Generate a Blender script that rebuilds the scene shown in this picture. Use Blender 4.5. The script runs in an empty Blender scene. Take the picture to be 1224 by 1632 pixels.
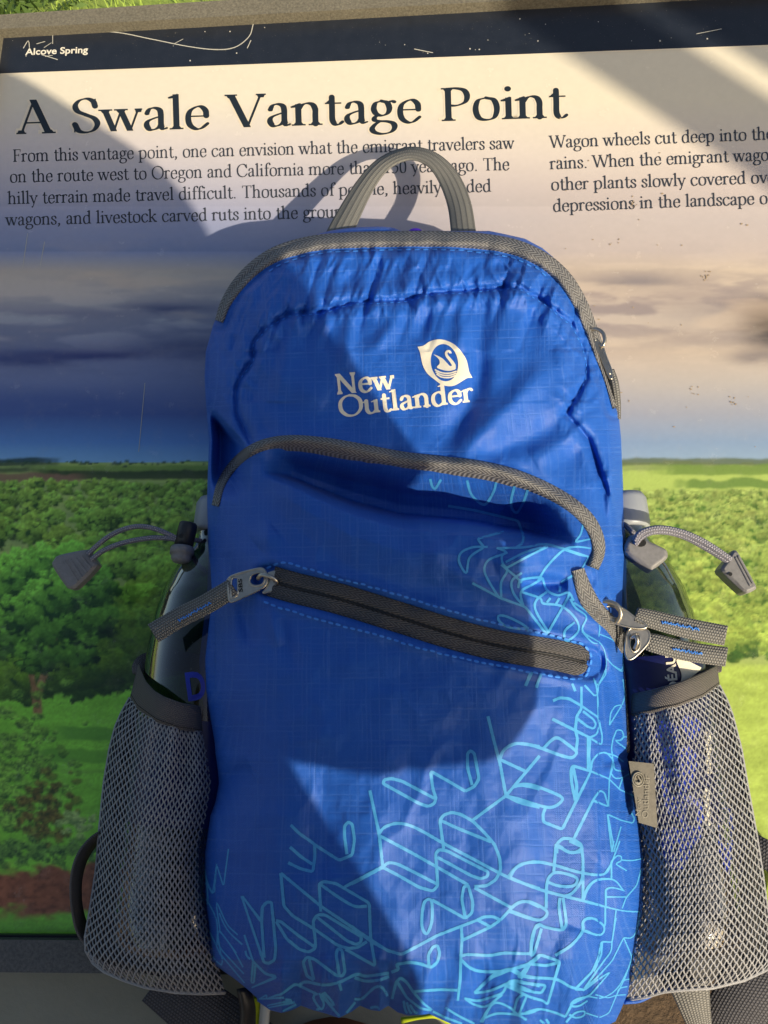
import bpy, bmesh, math, random
import numpy as np
from mathutils import Matrix, Vector
from mathutils.geometry import delaunay_2d_cdt

random.seed(7)
rng = np.random.default_rng(7)
scene = bpy.context.scene
col = scene.collection
R = math.radians

# ---------------------------------------------------------------- camera
# The sign board lies in its own frame: u to the right, v up the board, w out of it.
TILT = R(25)
MW = Matrix.Translation((0, 0, 0.95)) @ Matrix.Rotation(TILT, 4, 'X')
MW3 = np.array(MW.to_3x3())
MWT = np.array(MW.translation)
F = 1250.0
D = 0.58
IW, IH = 1224.0, 1632.0
_v = np.array([-41.0, 4896.0, -1250.0]); _v /= np.linalg.norm(_v)
_u = np.array([20600.0, -60.0, 1250.0]); _u -= _v * _u.dot(_v); _u /= np.linalg.norm(_u)
_w = np.cross(_u, _v)
RC = np.stack([_u, _v, _w], 1)              # board -> camera
CAM = RC.T @ np.array([0, 0, D])            # camera position in the board frame


def P(px, py, w):
    """A point w above the board, seen along one line of sight of the photographer."""
    px = np.asarray(px, float); py = np.asarray(py, float); w = np.asarray(w, float)
    d = np.stack([(px - IW / 2) / F, -(py - IH / 2) / F, -np.ones_like(px)], -1) @ RC
    t = (w - CAM[2]) / d[..., 2]
    return CAM + d * t[..., None]


def proj(X):
    c = (np.asarray(X) - CAM) @ RC.T
    return IW / 2 + F * c[..., 0] / -c[..., 2], IH / 2 - F * c[..., 1] / -c[..., 2]


def world(X):
    return np.asarray(X) @ MW3.T + MWT


cd = bpy.data.cameras.new('camera')
cd.sensor_fit = 'VERTICAL'
cd.sensor_height = 36.0
cd.sensor_width = 27.0
cd.lens = 36.0 * F / IH
cd.clip_start = 0.01
cd.clip_end = 400
cam = bpy.data.objects.new('camera', cd)
col.objects.link(cam)
cm = Matrix(RC.T.tolist()).to_4x4()
cm.translation = Vector(CAM)
cam.matrix_world = MW @ cm
scene.camera = cam

# ---------------------------------------------------------------- light
SUNP = np.array([0.95, -0.88, 1.0]); SUNP /= np.linalg.norm(SUNP)   # towards the sun, board frame
SUNW = SUNP @ MW3.T
SUN_EL = math.asin(SUNW[2])
SUN_AZ = math.atan2(SUNW[0], SUNW[1])
wd = bpy.data.worlds.new('World')
scene.world = wd
wd.use_nodes = True
nt = wd.node_tree
nt.nodes.clear()
sky = nt.nodes.new('ShaderNodeTexSky')
sky.sky_type = 'NISHITA'
sky.sun_disc = False
sky.sun_elevation = SUN_EL
sky.sun_rotation = SUN_AZ
sky.air_density = 1.0
sky.dust_density = 2.2
sky.ozone_density = 0.5
bg = nt.nodes.new('ShaderNodeBackground')
bg.inputs[1].default_value = 0.13
wo = nt.nodes.new('ShaderNodeOutputWorld')
nt.links.new(sky.outputs[0], bg.inputs[0])
nt.links.new(bg.outputs[0], wo.inputs[0])
sd = bpy.data.lights.new('sun', 'SUN')
sd.energy = 4.9
sd.angle = R(0.53)
sd.color = (1.0, 0.86, 0.64)
sun = bpy.data.objects.new('sun', sd)
col.objects.link(sun)
sun.rotation_euler = Vector(SUNW).to_track_quat('Z', 'Y').to_euler()
sun.location = (2, -3, 3)
scene.view_settings.view_transform = 'Standard'
scene.view_settings.look = 'None'
scene.view_settings.exposure = 0.08
scene.view_settings.gamma = 1.0
scene.view_settings.use_curve_mapping = False
scene.cycles.max_bounces = 8
scene.cycles.transparent_max_bounces = 24
scene.cycles.caustics_reflective = False
scene.cycles.caustics_refractive = False
# ---------------------------------------------------------------- helpers
BASE = {}


def srgb(r, g, b):
    f = lambda c: (c / 255 / 12.92) if c / 255 <= 0.04045 else ((c / 255 + 0.055) / 1.055) ** 2.4
    return (f(r), f(g), f(b), 1.0)


def thing(name, label, cat, base=(0, 0, 0), group=None):
    o = bpy.data.objects.new(name, None)
    col.objects.link(o)
    o.matrix_world = MW @ Matrix.Translation(base)
    o.empty_display_size = 0.03
    o['label'] = label
    o['category'] = cat
    if group:
        o['group'] = group
    BASE[o.name] = np.array(base, float)
    return o


def obj(name, V, Fc, mat, parent=None, uv=None, smooth=True, label=None, mats=None, fmat=None):
    """One mesh object; V in the board frame (or the world when it has no parent)."""
    V = np.asarray(V, float).reshape(-1, 3)
    me = bpy.data.meshes.new(name)
    b = BASE[parent.name] if parent is not None else 0
    Fq = np.asarray(Fc) if not isinstance(Fc, list) else None
    if Fq is not None and Fq.ndim == 2:
        n, k = Fq.shape
        me.vertices.add(len(V)); me.vertices.foreach_set('co', (V - b).astype(np.float32).ravel())
        me.loops.add(n * k); me.loops.foreach_set('vertex_index', Fq.astype(np.int32).ravel())
        me.polygons.add(n)
        me.polygons.foreach_set('loop_start', np.arange(0, n * k, k, dtype=np.int32))
        me.update(calc_edges=True)
    else:
        me.from_pydata((V - b).tolist(), [], Fc)
    if uv is not None:
        uv = np.asarray(uv, float).reshape(-1, 2)
        li = np.empty(len(me.loops), dtype=np.int32); me.loops.foreach_get('vertex_index', li)
        l = me.uv_layers.new(name='UVMap')
        l.data.foreach_set('uv', uv[li].astype(np.float32).ravel())
    if smooth:
        me.polygons.foreach_set('use_smooth', np.ones(len(me.polygons), dtype=bool))
    for m in (mats or [mat]):
        me.materials.append(m)
    if fmat is not None:
        me.polygons.foreach_set('material_index', np.asarray(fmat, dtype=np.int32))
    me.validate()
    me.update()
    o = bpy.data.objects.new(name, me)
    col.objects.link(o)
    if parent is not None:
        o.parent = parent
        BASE[o.name] = b
    if label:
        o['label'] = label
    return o


class MB:
    """Collects pieces of one part, then links them as one mesh."""

    def __init__(self):
        self.V, self.F, self.UV, self.n = [], [], [], 0

    def add(self, V, Fc, uv=None):
        V = np.asarray(V, float).reshape(-1, 3)
        self.F += [tuple(int(i) + self.n for i in f) for f in Fc]
        self.V.append(V)
        self.UV.append(np.zeros((len(V), 2)) if uv is None else np.asarray(uv, float).reshape(-1, 2))
        self.n += len(V)
        return self

    def build(self, name, mat, parent=None, smooth=True, label=None):
        return obj(name, np.concatenate(self.V), self.F, mat, parent, np.concatenate(self.UV), smooth, label)


def gridf(n, m, wrap=False):
    i, j = np.meshgrid(np.arange(n - 1), np.arange(m if wrap else m - 1), indexing='ij')
    j2 = (j + 1) % m
    return np.stack([i * m + j, i * m + j2, (i + 1) * m + j2, (i + 1) * m + j], -1).reshape(-1, 4)


def cr(pts, step=3.0, closed=False):
    """Catmull-Rom through the points (any dimension), evenly resampled by the first two coordinates."""
    p = np.asarray(pts, float)
    if closed:
        p = np.vstack([p[-1], p, p[0], p[1]])
    else:
        p = np.vstack([2 * p[0] - p[1], p, 2 * p[-1] - p[-2]])
    out = []
    for i in range(1, len(p) - 2):
        t = np.linspace(0, 1, 13)[:-1, None]
        a, b, c, d = p[i - 1], p[i], p[i + 1], p[i + 2]
        out.append(0.5 * (2 * b + (c - a) * t + (2 * a - 5 * b + 4 * c - d) * t ** 2 + (3 * b - a - 3 * c + d) * t ** 3))
    out.append(p[-2][None])
    return resample(np.vstack(out), step)


def resample(q, step):
    q = np.asarray(q, float)
    s = np.concatenate([[0], np.cumsum(np.linalg.norm(np.diff(q[:, :3], axis=0), axis=1))])
    n = max(2, int(round(s[-1] / step)) + 1)
    ss = np.linspace(0, s[-1], n)
    return np.stack([np.interp(ss, s, q[:, k]) for k in range(q.shape[1])], 1)


def tang(q):
    t = np.gradient(q, axis=0)
    return t / np.maximum(np.linalg.norm(t, axis=1, keepdims=True), 1e-12)


def tube(C3, r, sides=8, cap=True):
    C3 = np.asarray(C3, float)
    n = len(C3)
    r = np.broadcast_to(np.asarray(r, float), (n,))
    t = tang(C3)
    ref = np.array([0.13, 0.29, 0.95])
    a = np.cross(t, ref); a /= np.maximum(np.linalg.norm(a, axis=1, keepdims=True), 1e-9)
    b = np.cross(t, a)
    th = np.linspace(0, 2 * math.pi, sides, endpoint=False)
    V = C3[:, None] + r[:, None, None] * (a[:, None] * np.cos(th)[None, :, None] + b[:, None] * np.sin(th)[None, :, None])
    Fc = [tuple(f) for f in gridf(n, sides, True)]
    if cap:
        Fc += [tuple(range(sides))[::-1], tuple((n - 1) * sides + k for k in range(sides))]
    s = np.concatenate([[0], np.cumsum(np.linalg.norm(np.diff(C3, axis=0), axis=1))])
    uv = np.stack(np.broadcast_arrays(s[:, None], (th / 6.2832 * 0.01)[None, :]), -1)
    return V.reshape(-1, 3), Fc, uv.reshape(-1, 2)


def strap(C3, W3, thick=0.0012):
    """A webbing: centre line, half-width vectors, thickness; a closed flat box section with soft edges."""
    C3 = np.asarray(C3, float); W3 = np.asarray(W3, float)
    n = len(C3)
    t = tang(C3)
    nn = np.cross(t, W3); nn /= np.maximum(np.linalg.norm(nn, axis=1, keepdims=True), 1e-9)
    k = [(-1, .35), (-.97, .9), (-.5, 1), (0, 1), (.5, 1), (.97, .9), (1, .35), (1, -.35), (.97, -.9), (0, -1), (-.97, -.9), (-1, -.35)]
    V = np.stack([C3 + W3 * a + nn * (b * thick) for a, b in k], 1)
    m = len(k)
    Fc = [tuple(f) for f in gridf(n, m, True)] + [tuple(range(m))[::-1], tuple((n - 1) * m + i for i in range(m))]
    s = np.concatenate([[0], np.cumsum(np.linalg.norm(np.diff(C3, axis=0), axis=1))])
    hw = np.linalg.norm(W3, axis=1).mean()
    uv = np.stack(np.broadcast_arrays(s[:, None], np.array([a for a, b in k])[None] * hw), -1)
    return V.reshape(-1, 3), Fc, uv.reshape(-1, 2)


def pxstrap(mb, pts, wpx, thick=0.0012, step=5.0, tiltw=0.0):
    """Webbing along photo points (x, y, w); wpx = full width in photo pixels (number or one per point)."""
    p = np.asarray(pts, float)
    ww = np.broadcast_to(np.asarray(wpx, float), (len(p),))
    tw = np.broadcast_to(np.asarray(tiltw, float), (len(p),))
    q = cr(np.column_stack([p[:, :2], p[:, 2] * 1000, ww, tw * 1000]), step)
    t = tang(q[:, :2])
    nx, ny = -t[:, 1], t[:, 0]
    w = q[:, 2] / 1000; h = q[:, 3] / 2; tt = q[:, 4] / 1000
    A = P(q[:, 0] + nx * h, q[:, 1] + ny * h, w + tt)
    B = P(q[:, 0] - nx * h, q[:, 1] - ny * h, w - tt)
    mb.add(*strap((A + B) / 2, (A - B) / 2, thick))
    return mb


def prism(poly, w0, w1, bev=0.0, pxmode=True):
    """A solid from a photo-space outline: front at w1, back at w0, rim bevelled by bev (metres)."""
    p = np.asarray(poly, float)
    c = p.mean(0)
    top = P(p[:, 0], p[:, 1], np.full(len(p), w1)) if pxmode else np.column_stack([p, np.full(len(p), w1)])
    bot = top.copy(); bot[:, 2] = w0
    mid = top.copy(); mid[:, 2] = w1 - bev
    cc = top.mean(0)
    d = cc - top
    L = np.maximum(np.linalg.norm(d, axis=1, keepdims=True), 1e-9)
    top = top + d / L * np.minimum(bev, L * .4)
    n = len(p)
    V = np.vstack([bot, mid, top])
    Fc = [tuple(f) for f in gridf(3, n, True)] + [tuple(range(n))[::-1], tuple(2 * n + i for i in range(n))]
    return V, Fc


def boxm(lo, hi):
    x0, y0, z0 = lo; x1, y1, z1 = hi
    V = [(x0, y0, z0), (x1, y0, z0), (x1, y1, z0), (x0, y1, z0), (x0, y0, z1), (x1, y0, z1), (x1, y1, z1), (x0, y1, z1)]
    return V, [(3, 2, 1, 0), (4, 5, 6, 7), (0, 1, 5, 4), (1, 2, 6, 5), (2, 3, 7, 6), (3, 0, 4, 7)]


def bevel(o, w=0.002, seg=2):
    m = o.modifiers.new('bevel', 'BEVEL'); m.width = w; m.segments = seg; m.limit_method = 'ANGLE'
    return o


def sstep(a, b, x):
    t = np.clip((x - a) / (b - a), 0, 1)
    return t * t * (3 - 2 * t)


def vnoise(x, y, seed=0):
    """Smooth value noise in numpy."""
    x = np.asarray(x, float); y = np.asarray(y, float)
    xi = np.floor(x).astype(np.int64); yi = np.floor(y).astype(np.int64)
    fx = x - xi; fy = y - yi
    fx = fx * fx * (3 - 2 * fx); fy = fy * fy * (3 - 2 * fy)

    def h(a, b):
        n = (a * 374761393 + b * 668265263 + seed * 974634777) & 0xFFFFFFFF
        n = ((n ^ (n >> 13)) * 1274126177) & 0xFFFFFFFF
        n = n ^ (n >> 16)
        return (n & 0xFFFF) / 65535.0
    return (h(xi, yi) * (1 - fx) + h(xi + 1, yi) * fx) * (1 - fy) + (h(xi, yi + 1) * (1 - fx) + h(xi + 1, yi + 1) * fx) * fy


def fbm(x, y, o=4, seed=0):
    s, a, t = 0, 1.0, 0
    for k in range(o):
        s = s + a * vnoise(x * 2 ** k, y * 2 ** k, seed + k * 17); t += a; a *= .5
    return s / t


def pdist(X, Y, poly):
    """Distance to a polyline, position along it, and signed side (positive to the right in image space)."""
    X = np.asarray(X, float); Y = np.asarray(Y, float)
    poly = np.asarray(poly, float)
    best = np.full(X.shape, 1e9); bs = np.zeros(X.shape); sg = np.zeros(X.shape)
    s0 = 0
    for (x0, y0), (x1, y1) in zip(poly[:-1, :2], poly[1:, :2]):
        dx, dy = x1 - x0, y1 - y0
        L = math.hypot(dx, dy)
        if L < 1e-9:
            continue
        t = np.clip(((X - x0) * dx + (Y - y0) * dy) / L ** 2, 0, 1)
        ex, ey = X - x0 - t * dx, Y - y0 - t * dy
        d = np.hypot(ex, ey)
        m = d < best
        best = np.where(m, d, best); bs = np.where(m, s0 + t * L, bs)
        sg = np.where(m, np.sign(dx * ey - dy * ex), sg)
        s0 += L
    return best, bs, sg


# ---------------------------------------------------------------- materials
class NT:
    def __init__(self, name):
        self.m = bpy.data.materials.new(name)
        self.m.use_nodes = True
        self.t = self.m.node_tree
        self.t.nodes.clear()
        self.out = self.t.nodes.new('ShaderNodeOutputMaterial')

    def n(self, kind, props=None, **inp):
        nd = self.t.nodes.new('ShaderNode' + kind)
        for k, v in (props or {}).items():
            setattr(nd, k, v)
        for k, v in inp.items():
            self.set(nd, k, v)
        return nd

    def set(self, nd, k, v):
        s = nd.inputs[int(k[1:])] if k[0] == 'i' and k[1:].isdigit() else nd.inputs[k.replace('_', ' ')]
        if isinstance(v, bpy.types.NodeSocket):
            self.t.links.new(v, s)
        elif isinstance(v, bpy.types.Node):
            self.t.links.new(v.outputs[0], s)
        else:
            s.default_value = v

    def math(self, op, a, b=0.0, c=0.0, clamp=False):
        return self.n('Math', {'operation': op, 'use_clamp': clamp}, i0=a, i1=b, i2=c).outputs[0]

    def mix(self, f, a, b):
        nd = self.n('Mix', {'data_type': 'RGBA'})
        self.set(nd, 'i0', f); self.set(nd, 'i6', a); self.set(nd, 'i7', b)
        return nd.outputs[2]

    def uv(self):
        nd = self.n('UVMap', {'uv_map': 'UVMap'})
        s = self.n('SeparateXYZ', i0=nd.outputs[0])
        return nd.outputs[0], s.outputs[0], s.outputs[1]

    def objco(self):
        return self.n('TexCoord').outputs[3]

    def noise(self, vec, scale, detail=3.0, rough=.55, out=0):
        return self.n('TexNoise', Vector=vec, Scale=scale, Detail=detail, Roughness=rough).outputs[out]

    def ramp(self, f, stops):
        nd = self.n('ValToRGB', i0=f)
        e = nd.color_ramp.elements
        while len(e) < len(stops):
            e.new(0.5)
        for k, (p, c) in enumerate(stops):
            e[k].position = p
            e[k].color = c if not isinstance(c, (int, float)) else (c, c, c, 1)
        return nd.outputs[0]

    def bump(self, h, strength=.5, dist=.001):
        return self.n('Bump', Height=h, Strength=strength, Distance=dist).outputs[0]

    def bsdf(self, **k):
        nd = self.n('BsdfPrincipled')
        for a, b in k.items():
            self.set(nd, a, b)
        self.t.links.new(nd.outputs[0], self.out.inputs[0])
        return nd


def plain(name, c, rough=.5, metal=0.0, spec=.5, noise=0.0, nscale=200.0, bump=0.0, **k):
    N = NT(name)
    cc = c
    nrm = None
    if noise or bump:
        nz = N.noise(N.objco(), nscale)
        if noise:
            d = tuple(x * (1 - noise) for x in c[:3]) + (1,)
            l = tuple(min(1, x * (1 + noise)) for x in c[:3]) + (1,)
            cc = N.ramp(nz, [(.3, d), (.7, l)])
        if bump:
            nrm = N.bump(nz, bump, .0008)
    b = N.bsdf(Base_Color=cc, Roughness=rough, Metallic=metal, **{'Specular_IOR_Level': spec}, **k)
    if nrm is not None:
        N.set(b, 'Normal', nrm)
    return N.m


def mat_nylon():
    N = NT('blue ripstop nylon')
    vec, u, v = N.uv()
    big = N.noise(vec, 26, 2)
    wob = N.noise(vec, 60, 2)
    uu = N.math('ADD', u, N.math('MULTIPLY', wob, .0016))
    vv = N.math('ADD', v, N.math('MULTIPLY', wob, .0022))

    def lines(c, per, other, seed, k):
        f = N.math('FRACT', N.math('DIVIDE', c, per))
        pk = N.math('SUBTRACT', 1.0, N.math('MULTIPLY', N.math('ABSOLUTE', N.math('SUBTRACT', f, .5)), k), clamp=True)
        nv = N.n('CombineXYZ', i0=N.math('MULTIPLY', c, 900.0 / (per * 900)), i1=N.math('MULTIPLY', other, 22.0), i2=seed)
        g = N.noise(nv, 1.0, 2)
        g = N.math('SUBTRACT', N.math('MULTIPLY', g, 4.2), 1.75, clamp=True)
        dash = N.math('ADD', N.math('MULTIPLY', N.math('SINE', N.math('MULTIPLY', other, 6300.0)), .3), .7)
        return N.math('MULTIPLY', N.math('MULTIPLY', pk, g), dash)
    a = lines(uu, .0026, v, 3.3, 3.6)
    b = lines(vv, .0029, u, 8.1, 3.6)
    a2 = lines(uu, .0083, v, 13.3, 12.0)
    ln = N.math('MAXIMUM', N.math('MAXIMUM', a, b), a2)
    weave = N.math('MULTIPLY', N.math('SINE', N.math('MULTIPLY', u, 5200.0)), N.math('SINE', N.math('MULTIPLY', v, 5200.0)))
    c0 = N.mix(big, srgb(6, 70, 168), srgb(12, 86, 192))
    fine = N.noise(vec, 1500, 1, .5)
    c0 = N.mix(N.math('MULTIPLY', fine, .30), c0, srgb(70, 136, 222))  # pale flecks in the colour stand in for sparkle on the weave
    c1 = N.mix(N.math('MULTIPLY', ln, .16), c0, srgb(130, 172, 236))
    h = N.math('ADD', N.math('MULTIPLY', ln, 1.0), N.math('MULTIPLY', weave, .22))
    cr_ = N.noise(vec, 120, 5, .66)
    h2 = N.bump(cr_, .32, .0020)
    bp = N.n('Bump', Height=h, Strength=.5, Distance=.00035, Normal=h2).outputs[0]
    b = N.bsdf(Base_Color=c1, Roughness=N.math('ADD', .52, N.math('MULTIPLY', ln, .08)), Normal=bp)
    N.set(b, 'Specular_IOR_Level', .40)
    N.set(b, 'Sheen_Weight', .05)
    N.set(b, 'Sheen_Roughness', .4)
    N.set(b, 'Sheen_Tint', (.55, .7, 1, 1))
    return N.m


def mat_print():
    N = NT('cyan screen print')
    vec, u, v = N.uv()
    nz = N.noise(N.objco(), 600, 2)
    c = N.mix(nz, srgb(58, 148, 214), srgb(82, 172, 230))
    N.bsdf(Base_Color=c, Roughness=.58)
    return N.m


def mat_herring(name, c, per=.0034, hw=.005, dark=.42):
    """Coil-zip tape: mirrored diagonal ribs."""
    N = NT(name)
    vec, u, v = N.uv()
    av = N.math('ABSOLUTE', N.math('SUBTRACT', N.math('FRACT', N.math('DIVIDE', v, hw)), .5))
    ph = N.math('ADD', N.math('DIVIDE', u, per), N.math('MULTIPLY', av, hw / per * 1.7))
    f = N.math('FRACT', ph)
    rib = N.math('SUBTRACT', 1.0, N.math('MULTIPLY', N.math('ABSOLUTE', N.math('SUBTRACT', f, .5)), 2.0))
    fine = N.math('ADD', N.math('MULTIPLY', N.math('SINE', N.math('MULTIPLY', v, 7000.0)), .5), .5)
    nz = N.noise(N.objco(), 900, 2)
    h = N.math('ADD', rib, N.math('MULTIPLY', fine, .25))
    cc = N.mix(N.math('MULTIPLY', rib, N.math('ADD', .6, N.math('MULTIPLY', nz, .6))), tuple(x * dark for x in c[:3]) + (1,), c)
    N.bsdf(Base_Color=cc, Roughness=.7, Normal=N.bump(h, .8, .0006))
    return N.m


def mat_web(name, c, pu=.0016, pv=.0016, dark=.35, rough=.75):
    """Woven webbing: brick-like weave."""
    N = NT(name)
    vec, u, v = N.uv()
    row = N.math('FLOOR', N.math('DIVIDE', v, pv))
    fu = N.math('FRACT', N.math('ADD', N.math('DIVIDE', u, pu), N.math('MULTIPLY', row, .5)))
    fv = N.math('FRACT', N.math('DIVIDE', v, pv))
    g = lambda f: N.math('SUBTRACT', 1.0, N.math('POWER', N.math('ABSOLUTE', N.math('SUBTRACT', N.math('MULTIPLY', f, 2.0), 1.0)), 2.5))
    h = N.math('MULTIPLY', g(fu), g(fv))
    nz = N.noise(N.objco(), 700, 2)
    cc = N.mix(N.math('MULTIPLY', h, N.math('ADD', .55, N.math('MULTIPLY', nz, .7))), tuple(x * dark for x in c[:3]) + (1,), c)
    N.bsdf(Base_Color=cc, Roughness=rough, Normal=N.bump(h, .8, .0006))
    return N.m


M = {}
M['nylon'] = mat_nylon()
M['print'] = mat_print()
M['navy'] = plain('dark blue lining fabric', srgb(10, 26, 84), .6, bump=.2, nscale=300)
M['shade_lining'] = plain('pocket lining in shade tone', srgb(20, 22, 32), .8, bump=.3, nscale=500)  # near black: the shade inside the left pocket is put into the colour
M['tape'] = mat_herring('grey coil zip tape', srgb(148, 148, 150), per=.0030, hw=.0056, dark=.22)
M['tape_dark'] = mat_herring('charcoal zip tape', srgb(104, 103, 106), per=.0030, hw=.0058, dark=.22)
M['web_grey'] = mat_web('grey webbing', srgb(140, 140, 138))
M['web_black'] = mat_web('black webbing', srgb(84, 85, 94), .0019, .0019, .3)
M['web_char'] = mat_web('charcoal binding', srgb(112, 108, 108), .0011, .0011, .5)
M['handle'] = mat_web('grey handle webbing', srgb(132, 132, 128), .0013, .0040, .5)
M['thread'] = plain('grey net thread', srgb(152, 154, 160), .6, noise=.15, nscale=900)
M['metal'] = plain('nickel zip hardware', srgb(190, 184, 172), .36, metal=1.0, noise=.1, nscale=300)
M['metal_dark'] = plain('engraved nickel', srgb(50, 50, 50), .5, metal=.6)
M['cord'] = mat_web('grey elastic cord', srgb(158, 158, 172), .0016, .0016, .45)
M['plastic'] = plain('dark grey moulded plastic', srgb(126, 126, 128), .45, noise=.12, nscale=400, bump=.12)
M['plastic_black'] = plain('black moulded plastic', srgb(38, 40, 44), .42, noise=.1, nscale=400)
M['stitch'] = plain('blue sewing thread', srgb(62, 138, 236), .6)
M['stitch_grey'] = plain('dark sewing thread', srgb(60, 56, 54), .7)
M['white_print'] = plain('off white screen print', srgb(232, 226, 208), .5, noise=.04, nscale=700)
M['ink'] = plain('dark slate printing ink', srgb(36, 44, 52), .3)
M['ink_text'] = plain('grey slate printing ink', srgb(58, 62, 70), .3)
M['cream'] = plain('cream printing ink', srgb(226, 214, 190), .3)
M['scratch'] = plain('pale scratch', srgb(190, 188, 176), .7)
M['rubber'] = plain('grey rubber badge', srgb(106, 102, 92), .5, noise=.12, nscale=300, bump=.15)
# ---------------------------------------------------------------- lettering with a broad-nib pen
def nib_poly(q, thick, thin, stress=0.26):
    """Polygon strips for one pen stroke; the width follows the direction, as a broad nib does."""
    q = cr(q, .018) if len(q) > 2 else np.asarray(q, float)
    t = tang(q)
    ang = np.arctan2(t[:, 1], t[:, 0])
    w = thin + (thick - thin) * np.abs(np.sin(ang - stress)) ** 1.35
    n = np.stack([-t[:, 1], t[:, 0]], 1)
    a, b = q + n * w[:, None] / 2, q - n * w[:, None] / 2
    return [t_ for i in range(len(q) - 1) for t_ in ([a[i], a[i + 1], b[i + 1]], [a[i], b[i + 1], b[i]])] + [disc(q[0], w[0] / 2), disc(q[-1], w[-1] / 2)]


def disc(c, r, n=10):
    return [(c[0] + r * math.cos(k * 6.2832 / n), c[1] + r * math.sin(k * 6.2832 / n)) for k in range(n)]


def lin(x0, y0, x1, y1, w):
    """A straight stroke cut level at both ends (cut square when it is level itself)."""
    if abs(y1 - y0) < 1e-6:
        return [(x0, y0 - w / 2), (x1, y0 - w / 2), (x1, y0 + w / 2), (x0, y0 + w / 2)]
    L = math.hypot(x1 - x0, y1 - y0)
    h = w / 2 * L / abs(y1 - y0)
    return [(x0 - h, y0), (x0 + h, y0), (x1 + h, y1), (x1 - h, y1)]


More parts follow.
